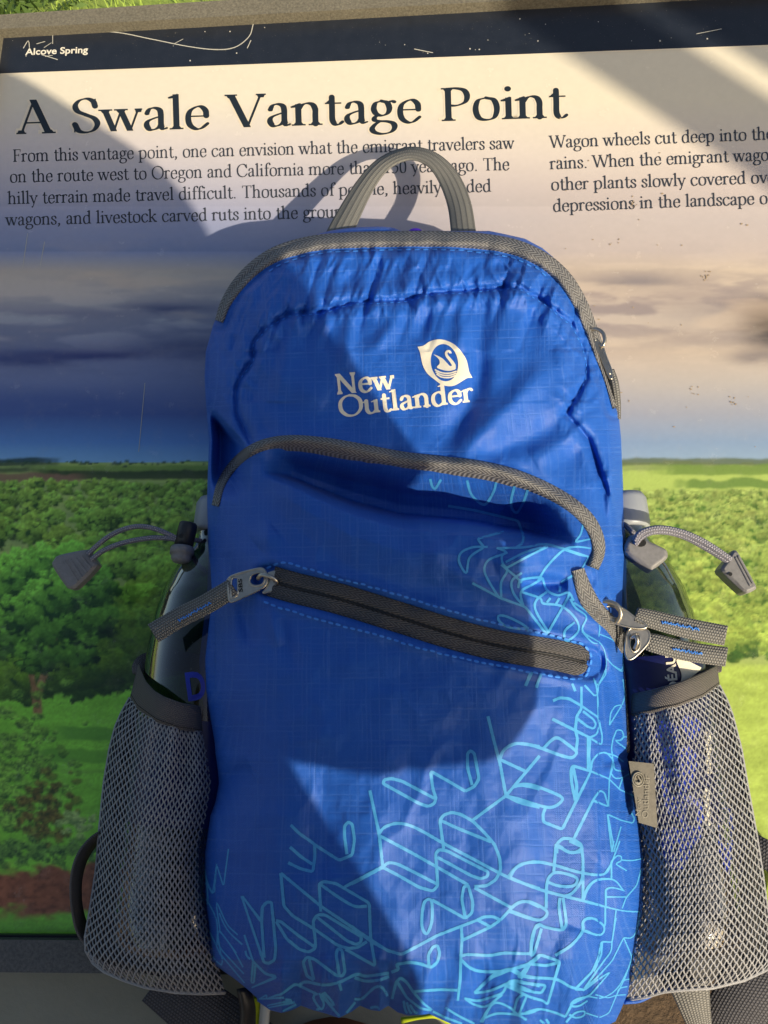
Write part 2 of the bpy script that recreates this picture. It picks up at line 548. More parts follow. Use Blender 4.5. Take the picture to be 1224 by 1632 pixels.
class Face:
    def __init__(self, T, th, ser=.062, x=.44):
        self.T, self.th, self.ser = T, th, ser
        self.cache = {}

    def glyph(self, ch):
        if ch in self.cache:
            return self.cache[ch]
        T, th, sr = self.T, self.th, self.ser
        hT = T / 2
        PG = []
        st = max(.026, th)

        def C(*p): PG.extend(nib_poly(p, T, th))

        def L(x0, y0, x1, y1, w=T): PG.append(lin(x0, y0, x1, y1, w))

        def foot(x, y=0, up=1, l=None, r=None):
            l = hT + sr if l is None else l
            r = hT + sr if r is None else r
            PG.append([(x - l, y), (x + r, y), (x + r, y + up * st), (x - l, y + up * st)])
            PG.append([(x - hT - (l - hT) * .45, y + up * st * .9), (x + hT + (r - hT) * .45, y + up * st * .9), (x + hT * .9, y + up * (st + .045)), (x - hT * .9, y + up * (st + .045))])

        def flag(x, y):
            PG.append([(x - hT - .075, y - .055), (x - hT - .07, y - .085), (x + hT * .2, y - .075), (x + hT, y), (x + hT - .03, y + .008)])

        def dot(x, y, r=None): PG.append(disc((x, y), r or max(.04, T * .55), 14))
        X = .44
        adv = .5
        if ch == 'a':
            C((.07, .335), (.12, .42), (.2, .44), (.275, .40), (.295, .31), (.295, .10), (.325, .02), (.385, .035))
            C((.295, .27), (.19, .235), (.09, .18), (.065, .10), (.11, .015), (.18, .01), (.25, .05), (.295, .12)); dot(.082, .335, .036); adv = .42
        elif ch in 'bp':
            if ch == 'b': L(.1, .02, .1, .7); flag(.1, .7)
            else: L(.1, -.22, .1, .43); flag(.1, .44); foot(.1, -.22)
            C((.1, .32), (.18, .42), (.29, .435), (.39, .36), (.42, .22), (.39, .08), (.29, .0), (.19, .0), (.1, .06)); adv = .49
        elif ch == 'c':
            C((.355, .36), (.31, .42), (.23, .44), (.13, .40), (.065, .30), (.06, .19), (.1, .07), (.18, .0), (.27, .01), (.37, .09)); dot(.34, .35, .036); adv = .41
        elif ch == 'd':
            C((.37, .35), (.30, .43), (.2, .435), (.1, .36), (.065, .22), (.09, .08), (.17, .0), (.26, .01), (.37, .1)); L(.37, .0, .37, .7); flag(.37, .7); foot(.37, 0, 1, hT, hT + sr); adv = .49
        elif ch == 'e':
            L(.08, .25, .35, .25, st); C((.355, .25), (.345, .36), (.28, .435), (.2, .435), (.1, .36), (.065, .23), (.09, .08), (.18, .0), (.27, .008), (.375, .1)); adv = .425
        elif ch == 'f':
            C((.345, .62), (.32, .68), (.26, .695), (.19, .66), (.15, .56), (.15, .45)); L(.15, 0, .15, .5); L(.04, .425, .30, .425, st); foot(.15); dot(.335, .63, .035); adv = .3
        elif ch == 'g':
            C((.2, .44), (.11, .40), (.075, .29), (.11, .19), (.2, .15), (.29, .19), (.325, .29), (.29, .40), (.2, .44))
            C((.14, .17), (.085, .11), (.09, .06), (.16, .04), (.28, .03), (.375, -.01), (.4, -.09), (.34, -.18), (.2, -.215), (.08, -.18), (.04, -.11), (.085, -.03), (.16, .035))
            C((.3, .385), (.35, .43), (.41, .415)); adv = .43
        elif ch in 'hn':
            if ch == 'h': L(.1, 0, .1, .7); flag(.1, .7)
            else: L(.1, 0, .1, .43); flag(.1, .44)
            C((.1, .31), (.17, .41), (.25, .44), (.33, .41), (.37, .32), (.37, .2), (.37, .02)); foot(.1); foot(.37); adv = .5
        elif ch in 'il':
            if ch == 'l': L(.12, 0, .12, .7); flag(.12, .7)
            else: L(.12, 0, .12, .43); flag(.12, .44); dot(.115, .605, max(.042, T * .55))
            foot(.12); adv = .245
        elif ch == 'k':
            L(.1, 0, .1, .7); flag(.1, .7); foot(.1); L(.13, .2, .36, .43, th * 1.3); L(.19, .27, .39, 0, T); foot(.36, X, -1, .07, .07); foot(.40, 0, 1, .08, .08); adv = .48
        elif ch == 'm':
            L(.1, 0, .1, .43); flag(.1, .44); foot(.1)
            for o in (0, .265):
                C((.1 + o, .31), (.17 + o, .41), (.25 + o, .44), (.325 + o, .41), (.365 + o, .32), (.365 + o, .2), (.365 + o, .02)); foot(.365 + o)
            adv = .77
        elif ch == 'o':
            C((.235, .44), (.11, .39), (.065, .22), (.11, .05), (.235, .0), (.36, .05), (.405, .22), (.36, .39), (.235, .44)); adv = .47
        elif ch == 'r':
            L(.1, 0, .1, .43); flag(.1, .44); foot(.1); C((.1, .30), (.15, .39), (.21, .435), (.28, .42)); dot(.29, .395, .042); adv = .345
        elif ch == 's':
            C((.29, .34), (.25, .42), (.17, .44), (.09, .40), (.08, .32), (.13, .265), (.23, .20), (.29, .13), (.26, .03), (.17, .0), (.09, .025), (.05, .11)); adv = .35
        elif ch == 't':
            C((.14, .55), (.14, .3), (.14, .1), (.18, .01), (.24, .0), (.30, .05)); L(.03, .425, .29, .425, st); PG.append([(.03, .425), (.14, .425), (.15, .55)]); adv = .31
        elif ch == 'u':
            C((.1, .42), (.1, .25), (.1, .12), (.15, .02), (.22, .0), (.3, .03), (.37, .11)); L(.37, 0, .37, .43); flag(.1, .44); flag(.37, .44); foot(.37, 0, 1, hT, hT + sr); adv = .49
        elif ch == 'v':
            L(.06, .44, .22, 0, T); L(.22, 0, .37, .44, th * 1.2); foot(.06, X, -1); foot(.37, X, -1, .06, .06); adv = .43
        elif ch == 'w':
            L(.05, .44, .19, 0, T); L(.19, 0, .32, .44, th * 1.2); L(.3, .44, .45, 0, T); L(.45, 0, .59, .44, th * 1.2); foot(.06, X, -1); foot(.31, X, -1); foot(.59, X, -1, .06, .06); adv = .65
        elif ch == 'y':
            L(.06, .44, .225, .01, T); L(.38, .44, .16, -.17, th * 1.3); dot(.125, -.175, .042); foot(.06, X, -1); foot(.38, X, -1, .06, .06); adv = .435
        elif ch == '.':
            dot(.11, .03, .042); adv = .24
        elif ch == ',':
            dot(.1, .035, .042); C((.135, .03), (.12, -.05), (.07, -.1)); adv = .24
        elif ch == 'A':
            L(.11, 0, .33, .68, th * 1.3); L(.31, .68, .55, 0, T * 1.1); L(.17, .22, .47, .22, st); foot(.11, 0, 1, .08, .08); foot(.55); adv = .66
        elif ch == 'C':
            C((.57, .5), (.50, .62), (.36, .665), (.2, .61), (.075, .45), (.075, .22), (.17, .06), (.34, -.005), (.48, .03), (.59, .15)); L(.58, .44, .58, .66, st); adv = .64
        elif ch in 'FP':
            L(.16, 0, .16, .66); foot(.16); foot(.16, .66, -1)
            if ch == 'F':
                L(.16, .645, .47, .645, st); L(.16, .35, .38, .35, st); L(.465, .53, .475, .66, st); L(.38, .28, .38, .42, st); adv = .53
            else:
                C((.14, .645), (.3, .645), (.42, .6), (.465, .49), (.43, .37), (.3, .305), (.16, .31)); adv = .53
        elif ch == 'N':
            L(.14, 0, .14, .66, th * 1.4); L(.12, .66, .56, 0, T); L(.56, 0, .56, .66, th * 1.4); foot(.14, 0, 1, .08, .08); foot(.14, .66, -1, .09, .05); foot(.56, .66, -1, .08, .08); adv = .69
        elif ch == 'O':
            C((.36, .67), (.2, .62), (.075, .46), (.075, .21), (.2, .04), (.36, -.01), (.52, .04), (.645, .21), (.645, .46), (.52, .62), (.36, .67)); adv = .72
        elif ch == 'S':
            C((.39, .51), (.36, .61), (.26, .665), (.14, .63), (.075, .53), (.11, .42), (.24, .345), (.37, .27), (.42, .16), (.36, .04), (.24, -.005), (.12, .03), (.06, .16)); L(.395, .47, .395, .66, st * .8); L(.055, 0, .055, .18, st * .8); adv = .49
        elif ch == 'T':
            L(.3, 0, .3, .66); L(.05, .645, .55, .645, st); foot(.3); L(.06, .53, .06, .66, st); L(.54, .53, .54, .66, st); adv = .6
        elif ch == 'V':
            L(.08, .66, .33, 0, T * 1.1); L(.33, 0, .56, .66, th * 1.3); foot(.08, .66, -1, .1, .1); foot(.56, .66, -1, .08, .08); adv = .63
        elif ch == 'W':
            L(.07, .66, .27, 0, T); L(.27, 0, .46, .66, th * 1.3); L(.43, .66, .65, 0, T); L(.65, 0, .85, .66, th * 1.3); foot(.07, .66, -1, .1, .1); foot(.44, .66, -1, .1, .1); foot(.85, .66, -1, .08, .08); adv = .9
        elif ch == '1':
            L(.2, 0, .2, .6); foot(.2); PG.append([(.08, .5), (.2, .61), (.2, .56), (.09, .48)]); adv = .42
        elif ch == '5':
            C((.1, .34), (.22, .38), (.33, .33), (.36, .2), (.29, .05), (.17, -.005), (.06, .03)); L(.1, .33, .12, .62, th); L(.12, .6, .34, .6, T * .8); adv = .44
        elif ch == '0':
            C((.22, .62), (.11, .55), (.07, .31), (.11, .06), (.22, .0), (.33, .06), (.37, .31), (.33, .55), (.22, .62)); adv = .44
        else:
            adv = .25
        verts, tris = [], []
        if PG:
            vv, ff = [], []
            for pg in PG:
                pg = [tuple(map(float, p)) for p in pg]
                A = sum(pg[i][0] * pg[(i + 1) % len(pg)][1] - pg[(i + 1) % len(pg)][0] * pg[i][1] for i in range(len(pg)))
                if abs(A) < 1e-7:
                    continue
                if A < 0:
                    pg = pg[::-1]
                ff.append(list(range(len(vv), len(vv) + len(pg)))); vv += [Vector(p) for p in pg]
            eg = [(f[i], f[(i + 1) % len(f)]) for f in ff for i in range(len(f))]
            r = delaunay_2d_cdt(vv, eg, [], 0, 1e-5)
            verts = [tuple(p) for p in r[0]]
            VA = np.array(verts); TA = np.array([tuple(f) for f in r[2]])
            cen = VA[TA].mean(1)
            hit = np.zeros(len(TA), bool)
            for f in ff:
                pg = np.array([tuple(vv[i]) for i in f])
                nxt = np.roll(pg, -1, 0)
                c_ = np.zeros(len(TA), bool)
                for (xa, ya), (xb, yb_) in zip(pg, nxt):
                    if ya != yb_:
                        c_ ^= ((ya > cen[:, 1]) != (yb_ > cen[:, 1])) & (cen[:, 0] < (xb - xa) * (cen[:, 1] - ya) / (yb_ - ya) + xa)
                hit |= c_
            tris = [tuple(int(i) for i in t) for t in TA[hit]]
        self.cache[ch] = (np.array(verts, float).reshape(-1, 2), tris, adv)
        return self.cache[ch]

    def line(self, s):
        """Vertices and triangles of one line, in em units, and its ink width."""
        V, Fc, x, n = [], [], 0.0, 0
        for ch in s:
            v, t, a = self.glyph(ch)
            if len(v):
                V.append(v + [x, 0]); Fc += [tuple(i + n for i in f) for f in t]; n += len(v)
            x += a if ch != ' ' else .25
        V = np.concatenate(V)
        V[:, 0] -= V[:, 0].min()
        return V, Fc, V[:, 0].max()


def set_line(face, s, p0, p1, em, lean=0.0):
    """A line of type between two photo points on its base line; returns photo coordinates and triangles."""
    V, Fc, wd_ = face.line(s)
    p0 = np.array(p0, float); p1 = np.array(p1, float)
    d = p1 - p0
    up = np.array([d[1], -d[0]]) / np.linalg.norm(d)
    q = p0 + d * (V[:, :1] / wd_) + up * em * V[:, 1:2] + d / np.linalg.norm(d) * (lean * em * V[:, 1:2])
    return q, Fc


# ---------------------------------------------------------------- the picture printed on the board
def paint_print():
    W_, H_ = 720, 900            # one cell = 2 photo pixels, from (-90,-40)
    ox, oy, sc = -90.0, -40.0, 2.0
    X, Y = np.meshgrid(ox + np.arange(W_) * sc, oy + np.arange(H_) * sc)
    c3 = lambda r, g, b: np.array(srgb(r, g, b)[:3])
    img = np.zeros((H_, W_, 3))
    # sky: cream above, lilac grey, a band of evening light, blue grey towards the horizon
    ys = [60, 160, 230, 300, 350, 400, 432, 470, 505, 560, 610, 660, 705, 735]
    right = [(238, 230, 208), (240, 231, 208), (232, 221, 208), (222, 210, 206), (212, 202, 200), (210, 198, 194), (222, 206, 188), (218, 202, 186), (208, 196, 186), (220, 204, 186), (200, 194, 190), (172, 178, 194), (148, 174, 208), (158, 186, 214)]
    left = [(238, 230, 208), (238, 230, 210), (222, 214, 212), (192, 190, 204), (160, 166, 196), (136, 150, 188), (190, 180, 168), (182, 174, 168), (156, 158, 168), (120, 128, 158), (108, 120, 158), (72, 94, 150), (88, 132, 190), (122, 168, 206)]
    for k in range(3):
        r = np.interp(Y, ys, [c3(*c)[k] for c in right]); l = np.interp(Y, ys, [c3(*c)[k] for c in left])
        t = sstep(250, 1000, X)
        img[..., k] = l * (1 - t) + r * t
    n1 = fbm(X / 260 + 3, Y / 46, 5, 5)
    n2 = fbm(X / 95 + .6 * fbm(X / 60, Y / 20, 3, 14), Y / 17 + 9, 5, 11)
    band = np.exp(-((Y - 520 - (X - 150) * -.03) / 62) ** 2)
    dark = sstep(.48, .60, n1 * .5 + n2 * .5) * band
    cl = np.where((X < 600)[..., None], c3(72, 84, 122), c3(150, 140, 146))
    dk = .85 * dark * np.where(X < 600, .62, 1.0)
    dk = dk * .85
    img = img * (1 - dk[..., None]) + cl * dk[..., None]
    for (cx, cy, rx, ry, a, cc) in [(1010, 447, 70, 14, .9, (156, 148, 150)), (1100, 472, 130, 16, .55, (168, 156, 156)), (1190, 500, 120, 26, .7, (150, 142, 146)), (1240, 520, 60, 36, .95, (76, 72, 78)), (1090, 538, 90, 12, .6, (170, 160, 158)), (1215, 570, 50, 10, .8, (130, 124, 130)),
                                    (150, 566, 130, 11, .95, (52, 64, 118)), (30, 570, 90, 13, .7, (56, 68, 118)), (270, 488, 70, 7, .8, (86, 92, 122)), (130, 500, 80, 8, .55, (110, 112, 136)), (300, 552, 90, 22, .7, (62, 72, 112)), (60, 640, 170, 20, .5, (58, 80, 140))]:
        g = np.exp(-np.abs((X - cx) / rx) ** 2.4 - np.abs((Y - cy - 9 * (n2 - .5) * 2) / ry) ** 2.0) * a * (.55 + .9 * n2)
        g = np.clip(g, 0, 1)[..., None]
        img = img * (1 - g) + c3(*cc) * g
    img *= (1 - .06 * (Y < 330) - .03 * sstep(600, 900, X) + .22 * sstep(400, 480, Y) * (1 - sstep(300, 700, X)) - .12 * sstep(230, 330, Y) * sstep(500, 900, X))[..., None]  # left sky raised in the colour to lighten the shade over it
    g = (np.exp(-np.abs((X - 1236) / 44) ** 2.2 - np.abs((Y - 520 - 14 * (n2 - .5)) / 34) ** 2) * (.6 + .8 * n2)).clip(0, 1)[..., None]
    img = img * (1 - g) + c3(48, 46, 54) * g
    lift = sstep(.5, .75, fbm(X / 150 + 7, Y / 30 + 2, 4, 21)) * np.exp(-((Y - 470) / 60) ** 2) * .45
    img = img * (1 - lift[..., None]) + c3(226, 204, 178) * lift[..., None]
    img *= (1 + .05 * (fbm(X / 7, Y / 5, 2, 3) - .5))[..., None]

    # land
    hz = 737 + 3.5 * (fbm(X / 90, X * 0, 3, 31) - .5) * 2 - 3 * np.exp(-((X - 330) / 60) ** 2)
    land = Y > hz
    nn = fbm(X / 60, Y / 9, 4, 41)
    far = c3(92, 128, 82) * (1 - nn[..., None]) + c3(140, 178, 98) * nn[..., None]
    rr = sstep(500, 950, X)[..., None]
    far = far * (1 - rr) + (c3(128, 146, 92) * (1 - nn[..., None]) + c3(176, 196, 108) * nn[..., None]) * rr
    img = np.where(land[..., None], far, img)

    def strip(x0, x1, y0, y1, cc, a=1, rag=4, seed=1):
        nz = fbm(X / 26, Y / 60, 4, seed) - .5
        m = sstep(y0 - 2, y0 + 2, Y + nz * rag * 2) * (1 - sstep(y1 - 2, y1 + 2, Y + nz * rag)) * sstep(x0 - 25, x0 + 25, X + nz * 60) * (1 - sstep(x1 - 25, x1 + 25, X + nz * 60)) * a
        return img * (1 - m[..., None]) + c3(*cc) * m[..., None]
    img = strip(-100, 90, 730, 742, (44, 66, 56), .9, 4, 51)
    img = strip(60, 360, 742, 757, (84, 124, 58), .8, 3, 52)
    img = strip(70, 380, 750, 764, (38, 58, 40), .9, 6, 53)
    img = strip(-100, 130, 755, 768, (104, 92, 78), .9, 5, 54)
    img = strip(-100, 60, 744, 752, (40, 62, 44), .8, 5, 55)
    img = strip(940, 1300, 731, 742, (98, 112, 82), .9, 4, 56)
    img = strip(990, 1300, 750, 782, (176, 200, 104), .9, 3, 57)
    img = strip(1060, 1300, 741, 757, (110, 140, 66), .85, 6, 58)
    img = strip(1080, 1300, 764, 778, (104, 136, 66), .9, 6, 59)
    # meadow below the woods
    md = sstep(1085, 1110, Y + 26 * (fbm(X / 60, Y / 60, 3, 61) - .5) + (X - 120) * .16 * (X < 400))
    mr = sstep(1052, 1066, Y + 8 * (fbm(X / 30, Y / 30, 3, 62) - .5))
    md = np.where(X < 600, md, mr)
    gl = c3(100, 174, 58); gr = c3(172, 196, 92)
    g0 = np.where((X < 600)[..., None], gl, gr)
    gn = fbm(X / 40, Y / 14, 4, 63)
    gcol = g0 * (.72 + .56 * gn[..., None])
    gcol *= (1 + .35 * (vnoise(X / 2.2, Y / 2.2, 5) - .5))[..., None]
    img = img * (1 - md[..., None]) + gcol * md[..., None]
    img = strip(100, 340, 1160, 1180, (66, 126, 48), .75, 8, 64)
    img = strip(60, 340, 1196, 1216, (72, 132, 48), .7, 6, 65)
    img = strip(90, 200, 1226, 1232, (92, 150, 58), .6, 4, 66)

    # crowns: leaf clumps laid from far to near
    GR_ = rng.normal(0, .6, (H_, W_))

    def clump(cx, cy, r, lit, shade, a=1.0, sq=.8):
        x0, x1 = int((cx - r - ox) / sc), int((cx + r - ox) / sc) + 1
        y0, y1 = int((cy - r - oy) / sc), int((cy + r - oy) / sc) + 1
        x0, y0 = max(0, x0), max(0, y0); x1, y1 = min(W_, x1), min(H_, y1)
        if x1 <= x0 or y1 <= y0:
            return
        xs, yy = X[y0:y1, x0:x1], Y[y0:y1, x0:x1]
        nx, ny = (xs - cx) / r, (yy - cy) / (r * sq)
        nz = vnoise(xs / 6.0, yy / 6.0, 71) - .5
        n4 = vnoise(xs / 2.6, yy / 2.6, 72) - .5
        d = np.sqrt(nx ** 2 + ny ** 2) + nz * .55 + n4 * .35
        m = (1 - sstep(.72, .92, d)) * a
        k = np.clip(.52 - .5 * ny - .14 * nx + nz * .7 + n4 * .8 + GR_[y0:y1, x0:x1] * .34, 0, 1)
        cc = shade + (lit - shade) * (k ** 1.25)[..., None]
        img[y0:y1, x0:x1] = img[y0:y1, x0:x1] * (1 - m[..., None]) + cc * m[..., None]
    def crown(cx, cy, R_, lit, shade, n=None, sq=.74, leaf=.22):
        clump(cx, cy + R_ * .10, R_ * 1.02, shade * 1.1, shade * .75, .96, sq)
        n = n or int(14 + R_ * 1.1)
        a = rng.uniform(0, 6.283, n); q = rng.random(n) ** .5 * .92
        dx, dy = np.cos(a) * q, np.sin(a) * q
        for i in np.argsort(-dy + rng.normal(0, .25, n)):
            k = np.clip(.55 - .55 * dy[i] - .22 * dx[i] + rng.normal(0, .16), 0, 1)
            c_ = shade + (lit - shade) * k
            clump(cx + dx[i] * R_, cy + dy[i] * R_ * sq, max(3.2, R_ * leaf * rng.uniform(.7, 1.4)), c_ * 1.14, c_ * .62, .95, .82)
    jobs = []
    for i in range(330):
        x = rng.uniform(-70, 370); y = 770 + 318 * rng.random()
        if x > 120 and y > 1082 - (x - 120) * .16: continue
        if x < 120 and y > 1090: continue
        jobs.append((y, x, 9 + (y - 770) * .105 + rng.uniform(0, 9), 0))
    for i in range(380):
        x = rng.uniform(965, 1290); y = 786 + 246 * rng.random()
        jobs.append((y, x, 8 + (y - 786) * .085 + rng.uniform(0, 8), 1))
    for i in range(260):
        x = rng.uniform(-70, 370); jobs.append((769 + 62 * rng.random() ** 1.2, x, rng.uniform(5, 10), 0))
    for i in range(260):
        x = rng.uniform(965, 1290); jobs.append((782 + 60 * rng.random() ** 1.2, x, rng.uniform(5, 10), 1))
    for i in range(60):
        x = rng.uniform(-70, 370); jobs.append((rng.normal(738, 1.5), x, rng.uniform(2.5, 4.5), 2))
    jobs.sort()
    for y, x, r, side in jobs:
        if side == 2:
            clump(x, y, r, c3(64, 96, 70), c3(40, 66, 52), .9, .6)
            continue
        t = np.clip((y - 772) / 320, 0, 1)
        z = rng.uniform(.7, 1.2)
        hue = rng.uniform(0, 1)
        if side == 0:
            lit = (c3(118, 180, 78) * (1 - t) + c3(112, 190, 62) * t) * z
            lit = lit * np.array([1 + .25 * hue, 1, 1])
            if y > 960 and x > 90: lit = lit * .50
            if y > 1015: lit = lit * .62
            sh = c3(34, 66, 34) * z
        else:
            lit = (c3(164, 190, 104) * (1 - t) + c3(170, 202, 88) * t) * z * np.array([1 + .12 * hue, 1, 1])
            sh = c3(74, 112, 46) * z
        crown(x, y, r, lit, sh)
    # dark underside of the wood along the meadow
    ud = np.exp(-((Y - (1098 - (X - 120) * .16)) / 20) ** 2) * (X > 20) * (X < 400) * .55
    ud = np.where(Y < 1098 - (X - 120) * .16 + 4, ud, 0)
    img = img * (1 - ud[..., None]) + c3(22, 42, 26) * ud[..., None]
    # a broad tree and its trunk on the left
    for (pts, wd2) in [([(62, 1140), (60, 1110), (72, 1070), (84, 1020), (86, 980)], 7), ([(58, 1138), (54, 1100), (48, 1060)], 5)]:
        q = cr(pts, 3)
        d, s, _ = pdist(X, Y, q)
        m = (1 - sstep(wd2 - 2, wd2, d + 3 * (vnoise(X / 3, Y / 8, 7) - .5)))[..., None]
        img = img * (1 - m) + (c3(112, 98, 66) * (.7 + .6 * vnoise(X / 3, Y / 9, 8))[..., None]) * m
    for (cx, cy, R_, k) in [(150, 985, 44, .62), (20, 1010, 52, .7), (128, 1035, 36, .55), (60, 1045, 40, .6), (20, 930, 56, .95), (150, 930, 46, .9), (80, 985, 58, .8), (112, 900, 46, 1.05), (52, 905, 52, 1.1), (86, 945, 50, 1.0), (28, 975, 40, .85)]:
        crown(cx, cy, R_, c3(112, 196, 74) * k, c3(26, 64, 34) * k, 60, .8, .19)
    # young trees and shrubs low on the left, bare soil below them
    so = sstep(1372, 1388, Y + 60 * (fbm(X / 40, Y / 24, 4, 95) - .5)) * (1 - sstep(1440, 1462, Y + 54 * (fbm(X / 34, Y / 20, 4, 96) - .5) - X * .05)) * (X < 500)
    sc_ = c3(104, 72, 52) * (.4 + 1.2 * fbm(X / 7, Y / 5, 3, 97))[..., None]
    img = img * (1 - so[..., None]) + sc_ * so[..., None]
    for i in range(260):
        x = rng.normal(22, 44); y = rng.normal(1235, 62)
        if y > 1372: continue
        z = vnoise(x / 18, y / 18, 92)
        clump(x, y, rng.uniform(5, 13), c3(108, 168, 66) * (.55 + .9 * z), c3(42, 82, 36) * (.6 + .6 * z), .8)
    for i in range(90):
        x = rng.normal(70, 26); y = rng.normal(1290, 30)
        clump(x, y, rng.uniform(5, 12), c3(104, 100, 50), c3(44, 60, 32), .7)
    for i in range(130):
        x = rng.uniform(-60, 150); y = rng.normal(1358, 10)
        z = vnoise(x / 14, y / 14, 93)
        clump(x, y, rng.uniform(5, 11), c3(92, 148, 66) * (.6 + .8 * z), c3(36, 70, 36), .8)
    for i in range(30):
        clump(rng.normal(122, 12), rng.normal(1312, 10), rng.uniform(5, 10), c3(140, 180, 112), c3(76, 118, 64), .8)
    # left land brightened and warmed in the colour to offset the blue shade there
    lk = (Y > 737) * (1 - sstep(380, 700, X))
    img = img * (1 + lk[..., None] * np.array([1.05, .55, .35]))
    img = img * (1 + .055 * GR_ * (Y > 737))[..., None] * np.where((X < 500) & (Y > 400), 1.06, .93)[..., None]
    return np.clip(img, 0, .95), ox, oy, sc


def build_sign():
    root = thing('information_board', 'outdoor information board printed with a prairie and a stormy sky, behind the blue backpack', 'information board', tuple(P(612, 1500, 0)))
    img, ox, oy, sc = paint_print()
    corners = {'bl': P(-70, 1487, 0), 'tr': P(1224, -20, 0)}
    u0 = P(2, 75, 0)[0]
    v0 = P(60, 1487, 0)[1]
    v1 = P(424, 25, 0)[1]
    u1 = P(1224, 700, 0)[0] + .14
    nx, ny = 640, 820
    U, Vv = np.meshgrid(np.linspace(u0, u1, nx), np.linspace(v0 - .004, v1 + .004, ny))
    X3 = np.stack([U, Vv, np.zeros_like(U)], -1)
    px, py = proj(X3)
    gx = np.clip((px - ox) / sc, 0, img.shape[1] - 1.001); gy = np.clip((py - oy) / sc, 0, img.shape[0] - 1.001)
    xi, yi = gx.astype(int), gy.astype(int); fx, fy = (gx - xi)[..., None], (gy - yi)[..., None]
    c = (img[yi, xi] * (1 - fx) + img[yi, xi + 1] * fx) * (1 - fy) + (img[yi + 1, xi] * (1 - fx) + img[yi + 1, xi + 1] * fx) * fy
    N = NT('printed laminate')
    at = N.n('VertexColor', {'layer_name': 'print'}).outputs[0]
    vec = N.objco()
    dust = N.noise(vec, 60, 5, .65)
    cc = N.mix(N.math('MULTIPLY', N.math('SUBTRACT', dust, .52, clamp=True), .35), at, srgb(196, 186, 168))
    rg = N.math('ADD', .17, N.math('MULTIPLY', dust, .16))
    N.bsdf(Base_Color=cc, Roughness=rg, Normal=N.bump(N.noise(vec, 25, 3), .04, .002))
    pan = obj('panel', X3, gridf(ny, nx), N.m, root)
    ca = pan.data.color_attributes.new('print', 'FLOAT_COLOR', 'POINT')
    ca.data.foreach_set('color', np.concatenate([c.reshape(-1, 3), np.ones((c.shape[0] * c.shape[1], 1))], 1).astype(np.float32).ravel())
    # the board behind the print
    V, Fc = boxm((u0 - .002, v0 - .004, -.012), (u1 + .002, v1 + .004, -.0006))
    obj('backing', V, Fc, M['plastic_black'], root, smooth=False)
    # navy band across the head
    a, b = P(0, 117.5, 0), P(1224, 72, 0)
    vb = lambda u: a[1] + (b[1] - a[1]) * (u - a[0]) / (b[0] - a[0])
    N = NT('navy printed band')
    vec = N.objco()
    sp = N.noise(vec, 900, 2, .5)
    sp2 = N.noise(vec, 90, 4, .6)
    spec = N.math('MULTIPLY', N.math('SUBTRACT', sp, .70, clamp=True), 9.0, clamp=True)
    cc = N.mix(spec, N.mix(sp2, srgb(26, 32, 42), srgb(40, 46, 58)), srgb(150, 146, 134))
    N.bsdf(Base_Color=cc, Roughness=N.math('ADD', .24, N.math('MULTIPLY', sp2, .2)))
    hb = [(u0, vb(u0), .00015), (u1, vb(u1), .00015), (u1, v1 + .004, .00015), (u0, v1 + .004, .00015)]
    obj('header_band', hb, [(0, 1, 2, 3)], N.m, root, smooth=False)
    # cream hairline under the band
    e = .0011
    obj('band_edge', [(u0, vb(u0) - e, .00025), (u1, vb(u1) - e, .00025), (u1, vb(u1), .00025), (u0, vb(u0), .00025)], [(0, 1, 2, 3)], M['cream'], root, smooth=False)

    def lettering(name, items, mat, w=.00028, wd_=None):
        mb = MB()
        for k, (q, Fc) in enumerate(items):
            mb.add(P(q[:, 0], q[:, 1], np.full(len(q), w)), Fc)
        return mb.build(name, mat, root, smooth=False)
    title = Face(.098, .029)
    tq, tf = set_line(title, 'A Swale Vantage Point', (26, 214), (906, 187), 80)
    lettering('title_lettering', [(tq, tf)], M['ink'])
    # the title's pale outline, just under it
    halo = Face(.098 + .042, .029 + .040, .082)
    hq, hf = set_line(halo, 'A Swale Vantage Point', (24.3, 214), (907.7, 187), 80)
    lettering('title_outline', [(hq, hf)], M['cream'], .00016)
    body = Face(.086, .034)
    rows = [('From this vantage point, one can envision what the emigrant travelers saw', (21, 258), (820, 237)),
            ('on the route west to Oregon and California more than 150 years ago. The', (16, 291), (812, 271)),
            ('hilly terrain made travel difficult. Thousands of people, heavily loaded', (12, 325.5), (783, 305.5)),
            ('wagons, and livestock carved ruts into the ground.', (8, 359.5), (566, 346))]
    lettering('story_lettering', [set_line(body, s, p, q, 30) for s, p, q in rows], M['ink_text'])
    rows = [('Wagon wheels cut deep into the', (875, 236), (1233, 222)),
            ('rains. When the emigrant wagon', (876, 270), (1240, 255)),
            ('other plants slowly covered over', (879, 303.5), (1246, 291)),
            ('depressions in the landscape of', (882, 337.5), (1236, 324.5))]
    lettering('story_lettering', [set_line(body, s, p, q, 30) for s, p, q in rows], M['ink_text'])
    sans_lettering('site_lettering', 'Alcove Spring', (40, 87.5), (140, 84), 14.5, M['white_print'], root, .00040, .10)
    # scratches
    mb = MB()
    sl = [([(79, 50), (200, 44.5), (404, 36.5)], 1.6), ([(100, 50), (180, 51), (240, 62), (300, 74), (345, 79), (375, 75), (397, 58), (404, 37)], 1.4), ([(394, 77), (400, 64)], 1.2),
          ([(37, 77), (45, 65), (47, 76)], 1.3), ([(58, 70), (72, 66)], 1), ([(66, 87), (92, 95)], 1.2), ([(72, 90), (84, 88)], 1), ([(84, 54), (84, 70)], 1),
          ([(277, 70), (292, 62)], .8), ([(70, 76), (82, 68)], .8), ([(1110, 54), (1150, 46)], 1), ([(660, 78), (690, 84)], 1.2)]
